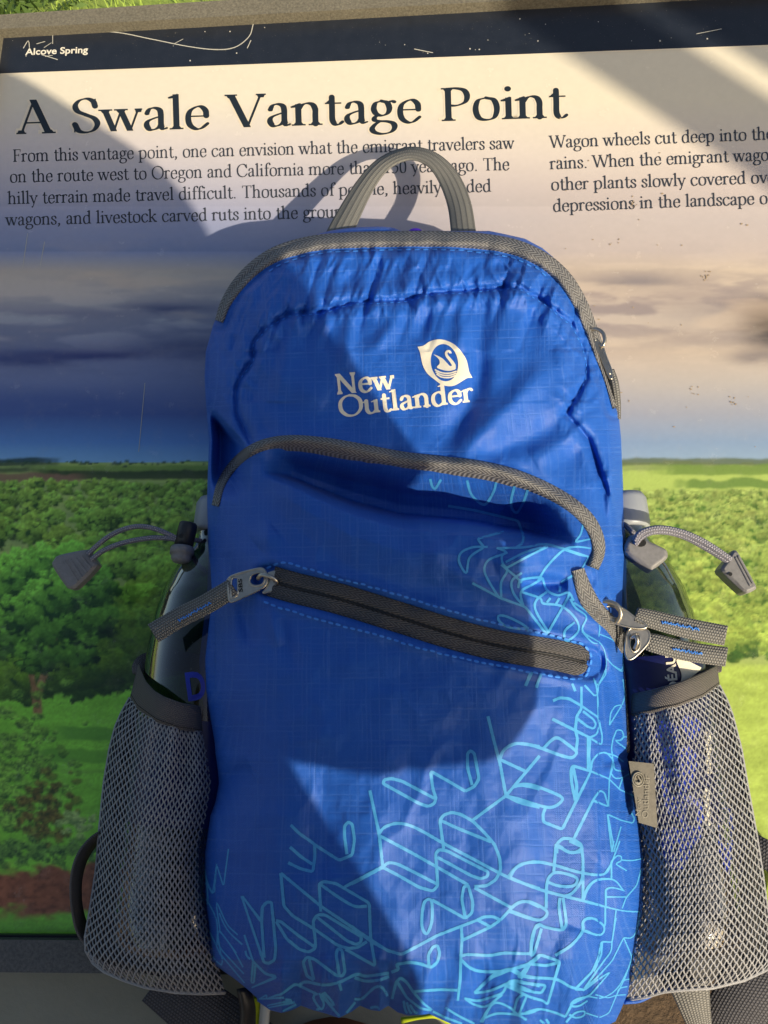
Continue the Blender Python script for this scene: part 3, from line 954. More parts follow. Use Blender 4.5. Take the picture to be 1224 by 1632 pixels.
    for k, (pts, wpx) in enumerate(sl):
        q = cr(pts, 3) if len(pts) > 2 else resample(pts, 3)
        t = tang(q); n = np.stack([-t[:, 1], t[:, 0]], 1) * wpx / 2
        L = np.stack([q + n, q - n], 1)
        MB().add(P(L[..., 0], L[..., 1], np.full(L.shape[:2], .0004 + k * 1e-5)), gridf(len(q), 2)).build('scratch', M['scratch'], root, smooth=False)
    mb = MB()
    for k in range(46):
        x, y = rng.uniform(0, 1224), rng.uniform(30, 105)
        if y > 112 - x * .037: continue
        q = np.array(disc((x, y), rng.uniform(.5, 1.5), 7)) + 0
        mb.add(P(q[:, 0], q[:, 1], np.full(len(q), .0004)), [tuple(range(7))])
    for (x0, y0, x1, y1) in [(44, 372, 36, 428), (71, 385, 64, 424), (231, 610, 221, 720)]:
        q = resample([(x0, y0), (x1, y1)], 6)
        L = np.stack([q + [.45, 0], q - [.45, 0]], 1)
        MB().add(P(L[..., 0], L[..., 1], np.full(L.shape[:2], .0004)), gridf(len(q), 2)).build('scratch', M['scratch'], root, smooth=False)
    mb.build('chipped_specks', M['scratch'], root, smooth=False)['kind'] = 'stuff'
    # specks of dirt on the print
    mb = MB()
    for k in range(26):
        x, y = rng.uniform(880, 1224), rng.uniform(170, 720)
        q = np.array(disc((0, 0), 1, 7)) * [rng.uniform(.6, 2.2), rng.uniform(.5, 1.5)] + rng.normal(0, .3, (7, 2)) + [x, y]
        mb.add(P(q[:, 0], q[:, 1], np.full(7, .0005)), [tuple(range(7))])
    for (x, y, n) in [(1010, 322, 8), (982, 388, 6), (1106, 622, 7), (1170, 640, 8), (1128, 440, 10)]:
        for j in range(n):
            a, b = rng.normal(x, 4), rng.normal(y, 4)
            q = np.array(disc((a, b), rng.uniform(.6, 1.8), 6)) + rng.normal(0, .4, (6, 2))
            mb.add(P(q[:, 0], q[:, 1], np.full(6, .0005)), [tuple(range(6))])
    mb.build('dirt_specks', plain('dried mud', srgb(164, 146, 122), .9), root, smooth=False)['kind'] = 'stuff'

    # frame: four bars round the print
    N = NT('weathered frame metal')
    vec = N.objco()
    nz = N.noise(vec, 480, 4, .7); big = N.noise(vec, 30, 3)
    cc = N.mix(big, N.ramp(nz, [(.3, srgb(92, 88, 76)), (.7, srgb(132, 126, 108))]), N.ramp(nz, [(.3, srgb(102, 98, 86)), (.7, srgb(148, 142, 124))]))
    N.bsdf(Base_Color=cc, Roughness=.62, Normal=N.bump(nz, .45, .0012), Metallic=.15)
    fm = N.m
    N = NT('dark frame metal')
    nz = N.noise(N.objco(), 480, 4, .7)
    N.bsdf(Base_Color=N.ramp(nz, [(.3, srgb(62, 64, 68)), (.7, srgb(98, 98, 98))]), Roughness=.6, Normal=N.bump(nz, .5, .0012))
    fd = N.m

    def bar(p, mat, w1=.012):
        V, Fc = prism([(a_, b_) for a_, b_ in p], -.02, w1, .0025, pxmode=False)
        return obj('frame_bar', V, Fc, mat, root, smooth=False)
    h = .010
    q = lambda x, y: P(x, y, h)
    # top bar from the traced edges
    lo0, lo1, hi0, hi1 = q(0, 46), q(847, -1), q(0, 17), q(380, -2)
    ext = lambda A, B, u: A[1] + (B[1] - A[1]) * (u - A[0]) / (B[0] - A[0])
    UL, UR = u0 - .03, u1 + .03
    bar([(UL, ext(lo0, lo1, UL)), (UR, ext(lo0, lo1, UR)), (UR, ext(lo0, lo1, UR) + .024), (UL, ext(lo0, lo1, UL) + .0155)], fm, h)
    b0, b1, b2, b3 = q(0, 1497), q(150, 1499), q(0, 1551), q(150, 1550)
    vt, vbm = (b0[1] + b1[1]) / 2, (b2[1] + b3[1]) / 2
    bar([(UL, vbm), (UR, vbm), (UR, vt), (UL, vt)], fd, h)
    # black strip put in for the shadow gap between print and lower bar
    bar([(UL, vt + .0003), (UR, vt + .0003), (UR, v0 - .0002), (UL, v0 - .0002)], M['plastic_black'], .004)
    xl_ = u0
    bar([(xl_ - .03, vt + .001), (u0 + .001, vt + .001), (u0 + .001, ext(lo0, lo1, u0) - .0005), (xl_ - .03, ext(lo0, lo1, UL) - .0005)], fm, h)
    bar([(u1 - .004, vt + .001), (u1 + .03, vt + .001), (u1 + .03, ext(lo0, lo1, u1) - .001), (u1 - .004, ext(lo0, lo1, u1) - .001)], fm, h)
    # stone grey pedestal carrying the board
    e0, e1 = P(-60, 1551, -.006), P(880, 1551, -.006)
    lo_ = P(60, 1720, -.006)
    V, Fc = prism([(e0[0] - .02, lo_[1]), (e1[0], lo_[1]), (e1[0], v1 - .05), (e0[0] - .02, v1 - .05)], -.10, -.0125, .004, pxmode=False)
    N = NT('grey pedestal')
    vec = N.objco()
    N.bsdf(Base_Color=N.mix(N.noise(vec, 14, 5, .65), srgb(118, 120, 110), srgb(152, 152, 140)), Roughness=.9, Normal=N.bump(N.noise(vec, 260, 4, .7), .25, .002))
    obj('pedestal', V, Fc, N.m, root, smooth=False)
    z0 = world([0, v0 + .1, -.1])
    V, Fc = boxm((e0[0] + .05, z0[1] - .05, -.05), (e1[0] - .1, z0[1] + .35, z0[2] + .06))
    obj('pedestal', (np.array(V) - MWT) @ MW3, Fc, N.m, root, smooth=False)
    return root


def sans_lettering(name, s, p0, p1, em, mat, root, w=.001, lean=0.0, bold=.022, surf=None, label=None):
    cu = bpy.data.curves.new('t', 'FONT')
    cu.body = s
    cu.offset = bold
    cu.resolution_u = 4
    to = bpy.data.objects.new('t', cu)
    col.objects.link(to)
    bpy.context.view_layer.update()
    me = to.to_mesh()
    V = np.array([v.co[:2] for v in me.vertices]); Fc = [tuple(p.vertices) for p in me.polygons]
    to.to_mesh_clear()
    bpy.data.objects.remove(to); bpy.data.curves.remove(cu)
    V[:, 0] -= V[:, 0].min(); wd_ = V[:, 0].max()
    p0 = np.array(p0, float); p1 = np.array(p1, float); d = p1 - p0
    up = np.array([d[1], -d[0]]) / np.linalg.norm(d)
    q = p0 + d * (V[:, :1] / wd_) + up * em * V[:, 1:2] + d / np.linalg.norm(d) * lean * em * V[:, 1:2]
    X = P(q[:, 0], q[:, 1], np.full(len(q), w)) if surf is None else surf(q[:, 0], q[:, 1])
    return obj(name, X, Fc, mat, root, smooth=False, label=label)


SIGN = build_sign()
# ---------------------------------------------------------------- the backpack
LEFT = np.array([(366, 560), (372, 530), (380, 492), (390, 464), (400, 442), (420, 415), (440, 393), (470, 364), (500, 347), (520, 339), (560, 328), (600, 326), (640, 328), (700, 333), (760, 331), (800, 330), (850, 331), (900, 332), (950, 331), (1000, 324), (1050, 318), (1100, 321), (1139, 328), (1180, 336), (1228, 344), (1250, 346), (1275, 341), (1300, 331), (1360, 322), (1425, 323), (1480, 330), (1530, 336), (1560, 345), (1580, 360), (1600, 380), (1640, 410)], float)
RIGHT = np.array([(366, 770), (372, 800), (380, 836), (395, 864), (410, 882), (430, 899), (460, 918), (500, 936), (540, 948), (580, 960), (616, 973), (640, 981), (660, 986), (700, 990), (760, 992), (850, 995), (940, 996), (970, 996), (1020, 995), (1086, 1001), (1150, 1005), (1193, 1007), (1207, 1003), (1230, 1006), (1280, 1016), (1318, 1023), (1371, 1029), (1442, 1026), (1478, 1021), (1540, 1011), (1582, 1005), (1603, 1000), (1632, 989), (1660, 975)], float)
BOT = np.array([(300, 1560), (345, 1572), (380, 1590), (409, 1596), (430, 1611), (449, 1616), (466, 1611), (480, 1604), (498, 1611), (520, 1617), (540, 1624), (560, 1614), (574, 1604), (590, 1611), (605, 1613), (619, 1604), (634, 1615), (650, 1620), (672, 1619), (684, 1617), (702, 1626), (720, 1634), (760, 1640), (960, 1640), (990, 1625), (1040, 1600)], float)
YB0, YB1 = 1530.0, 1650.0
SEAM = np.array([(400, 706), (378, 660), (375, 620), (385, 598), (403, 575), (404, 545), (425, 520), (459, 500), (476, 498), (512, 497), (541, 487), (566, 481), (600, 479), (635, 478), (660, 474), (675, 468), (705, 465), (734, 463), (796, 458), (831, 458), (868, 482), (910, 514), (926, 545), (934, 570), (934, 600), (921, 625), (902, 660), (920, 680), (938, 700), (955, 752), (968, 785)], float)
ARC = cr([(343, 806), (352, 772), (370, 743), (396, 720), (426, 707), (460, 703), (500, 706), (560, 716), (640, 731), (700, 738), (760, 745), (810, 756), (860, 775), (905, 800), (935, 826), (951, 854), (954, 880), (945, 905)], 4)
SIDEZIP = cr([(921, 908), (926, 925), (938, 955), (956, 978), (978, 1000), (1000, 1036)], 4)
LOWZIP = cr([(432, 926), (470, 937), (520, 949), (560, 960), (640, 985), (720, 1010), (800, 1030), (880, 1043), (936, 1056)], 4)
TOPZIP = cr([(349, 512), (360, 482), (380, 452), (408, 424), (445, 402), (500, 387), (560, 382), (640, 380), (700, 380), (760, 383), (812, 391), (850, 405), (880, 424), (905, 450), (926, 485), (942, 524), (956, 562), (970, 602), (982, 650)], 4)


def xl(y): return np.interp(y, LEFT[:, 0], LEFT[:, 1])
def xr(y): return np.interp(y, RIGHT[:, 0], RIGHT[:, 1])
def yb(x): return np.interp(x, BOT[:, 0], BOT[:, 1])


def ridge(X, Y, pts, wd_, amp, fade=True):
    amp = amp * 1.5; wd_ = wd_ * .85
    d, s, sg = pdist(X, Y, pts)
    L = sum(math.dist(pts[i], pts[i + 1]) for i in range(len(pts) - 1))
    e = np.sin(np.pi * np.clip(s / L, 0, 1)) ** .6 if fade else 1
    return amp * np.exp(-(d / wd_) ** 2) * e


def bag_w(X, Y, A):
    """Height of the front of the pack above the board."""
    wc = np.interp(Y, [366, 372, 385, 410, 470, 600, 700, 780, 900, 1100, 1300, 1450, 1530, 1580, 1620, 1650], [.071, .076, .084, .090, .098, .106, .108, .110, .120, .127, .130, .126, .118, .104, .082, .060])
    we = np.interp(Y, [366, 420, 520, 700, 1500, 1650], [.068, .066, .058, .052, .050, .040])
    p = np.interp(Y, [366, 500, 800, 1100, 1650], [3.0, 2.6, 3.0, 3.6, 3.6])
    E = np.clip(1 - np.abs(A) ** p, 0, 1) ** .5
    W = we + (wc - we) * E
    soft = E ** .7
    # gathered seam with puckers across it
    d, s, sg = pdist(X, Y, SEAM)
    top = np.exp(-((X - 640) / 330) ** 2) * (Y < 560)
    ph = s / 6.5 + 16 * fbm(s / 60, s * 0, 3, 5)
    puck = np.sin(ph) * 1.7 * sstep(.35, .75, vnoise(s / 34, s * 0 + 3, 9)) + 1.5 * (fbm(s / 13, sg * 3.0, 2, 6) - .5)
    W += -.0042 * np.exp(-(d / 4.5) ** 2) + soft * .0016 * puck * np.exp(-d / 15.0)
    inside = np.where(sg > 0, 1, 0)
    W += .0030 * np.exp(-((d - 16) / 13) ** 2) * soft
    up = np.exp(-np.abs(d) / 46.0) * top
    W += up * .0062 * (np.abs(vnoise(X / 24 + (Y - 470) * .012, Y / 120, 23) - .5) * 2 - .5) * 2
    up2 = np.exp(-np.abs(d - 26) / 60.0) * (Y < 640)
    W += up2 * .0050 * (fbm((X + (Y - 470) * .25) / 44, Y / 210, 2, 27) - .5) * 2
    # ruffled strip right under the top zip
    dt, st_, _ = pdist(X, Y, TOPZIP)
    W += soft * .0020 * np.sin(st_ / 8.5 + 12 * vnoise(st_ / 45, st_ * 0, 4)) * np.exp(-((dt - 20) / 11) ** 2) * (.4 + vnoise(st_ / 45, st_ * 0, 6))
    W += -.003 * np.exp(-((dt - 15) / 5) ** 2)
    # fine crumples along the gathered seam and under the top zip
    cb = np.exp(-(np.minimum(d, np.abs(dt - 30)) / 30.0) ** 2) * (Y < 640) * sstep(395, 430, Y + 0 * X) + .35 * np.exp(-(d / 30.0) ** 2) * (Y >= 640)
    c1 = np.abs(fbm((X + .35 * (Y - 450)) / 21, Y / 58 + 3, 3, 61) - .5); c2 = np.abs(fbm((X - .5 * (Y - 450)) / 30 + 8, Y / 50, 3, 67) - .5)
    W += cb * soft * (.0150 * (.16 - np.minimum(c1, .16)) + .0140 * (.16 - np.minimum(c2, .16)) - .002)
    # long soft folds of the upper panel
    hi = sstep(430, 520, Y) * (1 - sstep(700, 760, Y))
    for pts, wd_, a in [([(560, 500), (548, 590)], 16, .0030), ([(640, 490), (600, 560)], 14, .0030), ([(690, 480), (668, 545)], 13, -.0032), ([(770, 470), (762, 560), (770, 640)], 20, -.0030),
                        ([(735, 480), (735, 560)], 16, .0026), ([(728, 735), (800, 660), (900, 560)], 26, .0050), ([(770, 735), (860, 690), (925, 640)], 24, -.0040), ([(700, 720), (752, 640), (770, 560)], 20, -.0040),
                        ([(840, 470), (860, 560)], 24, -.0028), ([(400, 640), (470, 690), (620, 722)], 26, .0036), ([(420, 590), (520, 640)], 30, .0026), ([(880, 520), (905, 600)], 14, .0028),
                        ([(850, 735), (930, 690)], 20, .0036), ([(470, 700), (640, 726), (760, 738)], 14, -.0035), ([(800, 735), (920, 800)], 14, -.004), ([(600, 610), (700, 700)], 26, -.0022)]:
        W += ridge(X, Y, pts, wd_, a) * soft
    # left and right gussets fall back
    gl = sstep(0, 26, Y - np.interp(X, [330, 345, 400], [640, 655, 712])) * (1 - sstep(372, 402, X)) * (1 - sstep(740, 800, Y))
    W += -.034 * gl * sstep(2, 20, X - xl(Y))
    W += -.008 * np.exp(-(((X - 905) / 34) ** 2 + ((Y - 722) / 44) ** 2)) * soft
    for pts, wd_, a in [([(965, 640), (975, 720), (972, 800), (965, 860)], 9, .004), ([(940, 700), (958, 770), (968, 850)], 8, -.004), ([(985, 800), (975, 880), (940, 960)], 9, .0035), ([(975, 850), (965, 940)], 8, -.0035)]:
        W += ridge(X, Y, pts, wd_, a) * soft
    # front pocket: step up at the curved zip, a deep fold beneath it, then the full pocket
    zy = np.interp(X, ARC[:int(np.argmax(ARC[:, 0])), 0], ARC[:int(np.argmax(ARC[:, 0])), 1])
    da, sa, sga = pdist(X, Y, ARC)
    below = (Y > zy) & (X > 343) & (X < 955)
    W += .0055 * np.exp(-(da / 15) ** 2) * soft
    dz = np.where(below, Y - zy, -1e3)
    H = sstep(415, 470, X) * (1 - sstep(835, 925, X)) * (.7 + .3 * sstep(430, 600, X))
    lo = np.interp(X, [420, 500, 560, 640, 700, 800, 860, 900], [45, 72, 86, 92, 90, 90, 78, 66])
    k = np.clip(dz / lo, 0, 3)
    prof = np.interp(k, [0, .12, .35, .6, .80, .95, 1.06, 1.22, 1.6, 2.2, 3], [0, .08, .40, .80, .98, 1.0, .22, -.16, -.18, -.05, 0])
    W += np.where(below, -.064 * prof * H, 0) * soft
    W += np.where(below, .006 * sstep(0, 40, dz), 0) * soft * sstep(1, 1.0001, 1 + 0 * dz + 1e-3)
    # small folds under the pocket zip on the right
    for pts, wd_, a in [([(790, 905), (870, 872), (945, 872)], 16, .0055), ([(830, 930), (905, 930)], 13, -.008), ([(800, 862), (880, 856)], 10, -.006), ([(860, 815), (930, 860)], 18, .004), ([(700, 860), (690, 930)], 18, .002),
                        ([(700, 900), (780, 940), (850, 975)], 16, .0028), ([(900, 960), (960, 1000), (985, 1080)], 13, .005), ([(925, 930), (985, 1010)], 9, -.003), ([(955, 1040), (985, 1130), (990, 1200)], 12, -.003),
                        ([(410, 870), (440, 845)], 24, .003), ([(385, 960), (400, 1030)], 14, -.004), ([(430, 968), (445, 1030)], 13, .003), ([(360, 880), (372, 960)], 16, -.003), ([(450, 985), (470, 1070)], 16, -.002)]:
        W += ridge(X, Y, pts, wd_, a) * soft
    # slanted zip sits in a shallow slot with turned edges
    dl, sl, sgl = pdist(X, Y, LOWZIP)
    W += -.0035 * (1 - sstep(22, 30, dl)) + .0020 * np.exp(-((dl - 36) / 8) ** 2)
    # broad unevenness of the stuffed pocket
    lowm = sstep(1050, 1140, Y)
    W += lowm * soft * .010 * (fbm(X / 210 + 4, Y / 260, 3, 33) - .5)
    W += soft * .0050 * (fbm(X / 62, Y / 90, 4, 35) - .5)
    for pts, wd_, a in [([(346, 1245), (400, 1225)], 16, -.006), ([(335, 1200), (365, 1205)], 5, .002), ([(1004, 1207), (960, 1215)], 9, -.005), ([(1015, 1300), (985, 1270), (970, 1230)], 20, -.006), ([(1000, 1330), (960, 1380)], 26, .003),
                        ([(500, 1180), (520, 1400)], 40, -.003), ([(620, 1180), (600, 1420)], 46, .003), ([(860, 1130), (900, 1330), (880, 1480)], 50, -.003), ([(960, 1400), (980, 1560)], 30, -.004), ([(920, 1480), (870, 1600)], 22, .004)]:
        W += ridge(X, Y, pts, wd_, a) * soft
    c3_ = np.abs(fbm((X + .3 * Y) / 120, (Y - .25 * X) / 190 + 2, 3, 71) - .5)
    W += soft * .020 * (.12 - np.minimum(c3_, .12)) * sstep(640, 760, Y) * .55
    c4_ = np.abs(fbm((X + .12 * Y) / 34, Y / 120, 3, 73) - .5)
    W += soft * .022 * (.12 - np.minimum(c4_, .12)) * sstep(1470, 1590, Y)
    # gathers along the lower hem
    g = sstep(1505, 1600, Y)
    vx = np.interp(X, [330, 409, 449, 480, 540, 574, 605, 621, 660, 720, 775, 830, 890, 960, 1010], [0, -1, 1, -1, 1, -1, 1, -1, 1, 0, -1, 1, -1, 1, 0])
    W += g * soft * .0075 * vx + g * soft * .003 * np.sin(X / 9.0 + Y / 40)
    return W


NXB, NYB = 330, 520
_a = np.linspace(-1, 1, NXB)
_a = np.sign(_a) * (1 - (1 - np.abs(_a)) ** 1.35)
_y = np.linspace(368, 1648, NYB)
GA, GY0 = np.meshgrid(_a, _y)
GX = (xl(GY0) + xr(GY0)) / 2 + GA * (xr(GY0) - xl(GY0)) / 2


def squeeze(x, y):
    k = (yb(x) - YB0) / (YB1 - YB0)
    return np.where(y > YB0, YB0 + (y - YB0) * k, y)


GY = squeeze(GX, GY0)
GW = bag_w(GX, GY0, GA)


def bagw(px, py):
    """Height of the modelled front at photo points, read off the same grid that becomes the mesh."""
    px = np.asarray(px, float); py = np.asarray(py, float)
    k = (yb(px) - YB0) / (YB1 - YB0)
    y0 = np.where(py > YB0, YB0 + (py - YB0) / np.maximum(k, .05), py)
    y0 = np.clip(y0, _y[0], _y[-1] - 1e-6)
    l, r = xl(y0), xr(y0)
    a = np.clip((px - (l + r) / 2) / ((r - l) / 2), -1, 1 - 1e-9)
    fi = (y0 - _y[0]) / (_y[1] - _y[0]); i = np.minimum(fi.astype(int), NYB - 2); fi = fi - i
    j = np.clip(np.searchsorted(_a, a, side='right') - 1, 0, NXB - 2)
    fj = (a - _a[j]) / (_a[j + 1] - _a[j])
    return (GW[i, j] * (1 - fj) + GW[i, j + 1] * fj) * (1 - fi) + (GW[i + 1, j] * (1 - fj) + GW[i + 1, j + 1] * fj) * fi


def S(px, py, dw=.0005):
    return P(px, py, bagw(px, py) + dw)


BAG = thing('backpack', 'blue ripstop backpack with cyan line drawing and grey zips, leaning on the printed board', 'backpack', tuple(P(640, 1620, .0)))


def build_body():
    front = P(GX, GY, GW)
    ref = P(GX, GY, np.full(GX.shape, .1))
    uv = ref[..., :2].copy()
    uv[..., 0] += (GW - .1) * .25 * GA
    V = [front.reshape(-1, 3)]; UV = [uv.reshape(-1, 2)]
    Fc = [tuple(f) for f in gridf(NYB, NXB)]
    # the rim goes on backwards to the board: sides, top and bottom
    idx = np.arange(NYB * NXB).reshape(NYB, NXB)
    loop = np.concatenate([idx[0, :], idx[1:, -1], idx[-1, -2::-1], idx[-2:0:-1, 0]])
    L3 = front.reshape(-1, 3)[loop]; LU = uv.reshape(-1, 2)[loop]
    cen = L3.mean(0)
    prev = loop; n = len(loop); base = NYB * NXB
    for k, (f, inset) in enumerate([(.75, -.004), (.45, -.002), (.2, .004), (.05, .014), (.02, .06)]):
        ring = L3.copy()
        d = cen - ring; d[:, 2] = 0
        dl = np.linalg.norm(d, axis=1, keepdims=True)
        ring = ring + d / np.maximum(dl, 1e-9) * inset
        ring[:, 2] = np.maximum(L3[:, 2] * f, .003)
        V.append(ring); UV.append(LU + (ring - L3)[:, :2] + [0, (k + 1) * .01])
        cur = np.arange(base, base + n); base += n
        for i in range(n):
            j = (i + 1) % n
            Fc.append((int(prev[j]), int(prev[i]), int(cur[i]), int(cur[j])))
        prev = cur
    Fc.append(tuple(int(i) for i in prev))
    return obj('body', np.concatenate(V), Fc, M['nylon'], BAG, np.concatenate(UV))


BODY = build_body()


def tape(name, path, width, mat, rise=.0035, dw=.0006, parent=BAG, taper=None, label=None, profile='round'):
    """A zip tape laid along a photo-space path on the pack, with its own thickness."""
    q = np.asarray(path, float)
    t = tang(q); n = np.stack([-t[:, 1], t[:, 0]], 1)
    wd_ = np.full(len(q), width, float) if taper is None else width * np.interp(np.linspace(0, 1, len(q)), taper[0], taper[1])
    k = np.linspace(-1, 1, 11)
    hh = (1 - np.abs(k) ** 2.6) if profile == 'round' else np.clip((1 - np.abs(k)) * 6, 0, 1)
    pts = q[:, None] + n[:, None] * (k[None, :, None] * wd_[:, None, None] / 2)
    c = bagw(q[:, 0], q[:, 1])
    w = bagw(pts[..., 0], pts[..., 1])
    w = .55 * w + .45 * np.maximum(w, c[:, None] - .004) + dw + hh[None] * rise
    X = P(pts[..., 0], pts[..., 1], w)
    X = np.concatenate([X[:, :1] - [0, 0, rise + .004], X, X[:, -1:] - [0, 0, rise + .004]], 1)
    s = np.concatenate([[0], np.cumsum(np.linalg.norm(np.diff(X[:, 6], axis=0), axis=1))])
    kk = np.concatenate([[-1.1], k, [1.1]])
    uv = np.stack([np.broadcast_to(s[:, None], X.shape[:2]), kk[None] * wd_[:, None] / 2 / 2100 + .1], -1)
    m = X.shape[1]
    Fc = [tuple(f) for f in gridf(len(q), m)] + [tuple(range(m)), tuple((len(q) - 1) * m + i for i in range(m))[::-1]]
    return obj(name, X, Fc, mat, parent, uv, label=label)


tape('zip_tape', TOPZIP, 24, M['tape'], .0036, .0008, taper=([0, .08, .2, .75, .9, 1], [.55, .85, 1, 1, .75, .5]), label='grey zip tape over the top edge')
tape('zip_tape', ARC, 24, M['tape'], .0034, .0008, taper=([0, .06, .2, .32, .9, 1], [.5, .6, .75, 1, .95, .8]), label='grey zip tape curving over the front pocket')
tape('zip_tape', SIDEZIP, 26, M['tape'], .0030, .0006, taper=([0, .3, 1], [.8, 1.1, .8]))
tape('zip_tape', cr([(1000, 1030), (1003, 1090), (1006, 1150), (1006, 1200)], 4), 14, M['tape'], .0025, .0004, label='narrow zip tape down the side edge')
# slanted zip: two tapes and the closed coil between them
t_ = tang(LOWZIP); n_ = np.stack([-t_[:, 1], t_[:, 0]], 1)
for sgn in (-1, 1):
    e_ = np.sqrt(np.clip(1 - np.clip((np.linspace(0, 1, len(LOWZIP)) - .965) / .036, 0, 1) ** 2, .05, 1))
    tape('zip_tape', LOWZIP + n_ * sgn * 12.5 * e_[:, None], 24, M['tape_dark'], .0016, .0006, taper=(np.linspace(0, 1, len(LOWZIP)), e_), label='charcoal half of the slanted zip')
tape('zip_coil', LOWZIP, 3.2, M['plastic_black'], .0008, .0012)


def stitch_line(path, dash=9, gap=3.5, wpx=3.8, mat='stitch', name='stitching', dw=.0014, jitter=.5):
    q = resample(path, 1.0)
    mb = MB(); i = 0
    while i + dash < len(q):
        seg = q[i:i + int(dash)]
        t = tang(seg); n = np.stack([-t[:, 1], t[:, 0]], 1)
        h = wpx / 2 * np.sin(np.linspace(.12, .88, len(seg)) * np.pi) ** .5
        off = rng.normal(0, jitter)
        L = np.stack([seg + n * (off + h)[:, None], seg + n * off, seg + n * (off - h)[:, None]], 1)
        w = bagw(L[..., 0], L[..., 1]) + dw
        w[:, 1] += .0005
        mb.add(P(L[..., 0], L[..., 1], w), gridf(len(seg), 3))
        i += int(dash + gap)
    return mb.build(name, M[mat], BAG)


stitch_line(cr([(425, 906), (450, 897), (480, 903), (540, 922), (600, 938), (680, 962), (760, 986), (840, 1004), (910, 1022), (934, 1032), (943, 1050), (938, 1072)], 3))
stitch_line(cr([(420, 960), (470, 976), (520, 991), (600, 1012), (680, 1036), (760, 1054), (840, 1070), (900, 1080), (930, 1080), (940, 1066)], 3))
q = TOPZIP[30:-60]; t_ = tang(q); n_ = np.stack([-t_[:, 1], t_[:, 0]], 1)
stitch_line(q + n_ * 18, 9, 5, 2.4)
stitch_line(SEAM[3:26] + [0, 4], 6, 5, 1.5, 'stitch', 'seam_stitching', .0007)


# printed line drawing, traced in six enlarged views
def GR(ox, oy, sc, polys):
    return [([(ox + p[0] / sc, oy + p[1] / sc) for p in pl], c) for pl, c in polys]


LINES = []
s_ = 4.08
LINES += GR(320, 1120, s_, [
    ([(585, 795), (640, 850), (720, 905), (750, 930), (900, 1025), (985, 990), (1000, 890), (985, 790), (960, 775), (935, 800), (935, 870), (950, 985)], 0),
    ([(740, 925), (742, 1000), (730, 1090), (720, 1097), (650, 1080), (568, 1040)], 0), ([(580, 938), (650, 1000), (725, 1050)], 0),
    ([(180, 950), (148, 1195), (102, 1050), (85, 1190), (75, 1240)], 0), ([(75, 1240), (40, 1180), (20, 1040)], 0)])
LINES += GR(560, 1120, s_, [
    ([(888, 88), (930, 260), (968, 400), (1004, 600)], 0), ([(965, 365), (990, 310), (1040, 275), (1100, 265), (1224, 285)], 1), ([(968, 370), (1130, 445)], 0),
    ([(780, 770), (1004, 605), (1060, 540), (1224, 345)], 0),
    ([(740, 575), (640, 515), (515, 445), (530, 560), (550, 620), (540, 655), (500, 675), (440, 655), (205, 525), (215, 500), (260, 492), (330, 510), (540, 622)], 0),
    ([(740, 575), (800, 545), (830, 495), (800, 330), (775, 310), (755, 330), (755, 420), (785, 535)], 0),
    ([(120, 570), (180, 850), (205, 1075)], 0),
    ([(180, 850), (215, 810), (290, 785), (370, 795), (460, 835), (600, 915), (780, 1010), (1020, 1135), (1224, 1210)], 1),
    ([(190, 868), (400, 980), (560, 1070), (760, 1185)], 0),
    ([(0, 1180), (205, 1070), (300, 1120), (440, 1200), (530, 1225), (562, 1190), (548, 980), (570, 955), (620, 962), (760, 1035), (890, 1100), (885, 1130), (840, 1145), (780, 1125), (560, 1005)], 0),
    ([(205, 1070), (240, 1042), (300, 1050), (400, 1098), (560, 1180)], 1),
    ([(600, 950), (575, 765), (600, 730), (650, 712), (710, 725), (790, 770), (870, 850), (930, 920), (965, 1010), (970, 1090), (940, 1150), (880, 1190), (800, 1195)], 0),
    ([(580, 765), (700, 820), (910, 905)], 0), ([(1020, 1135), (1060, 1080), (1120, 1045), (1224, 1035)], 1),
    ([(1050, 548), (1100, 538), (1160, 545), (1224, 562)], 1), ([(1004, 605), (1100, 650), (1224, 680)], 1)])
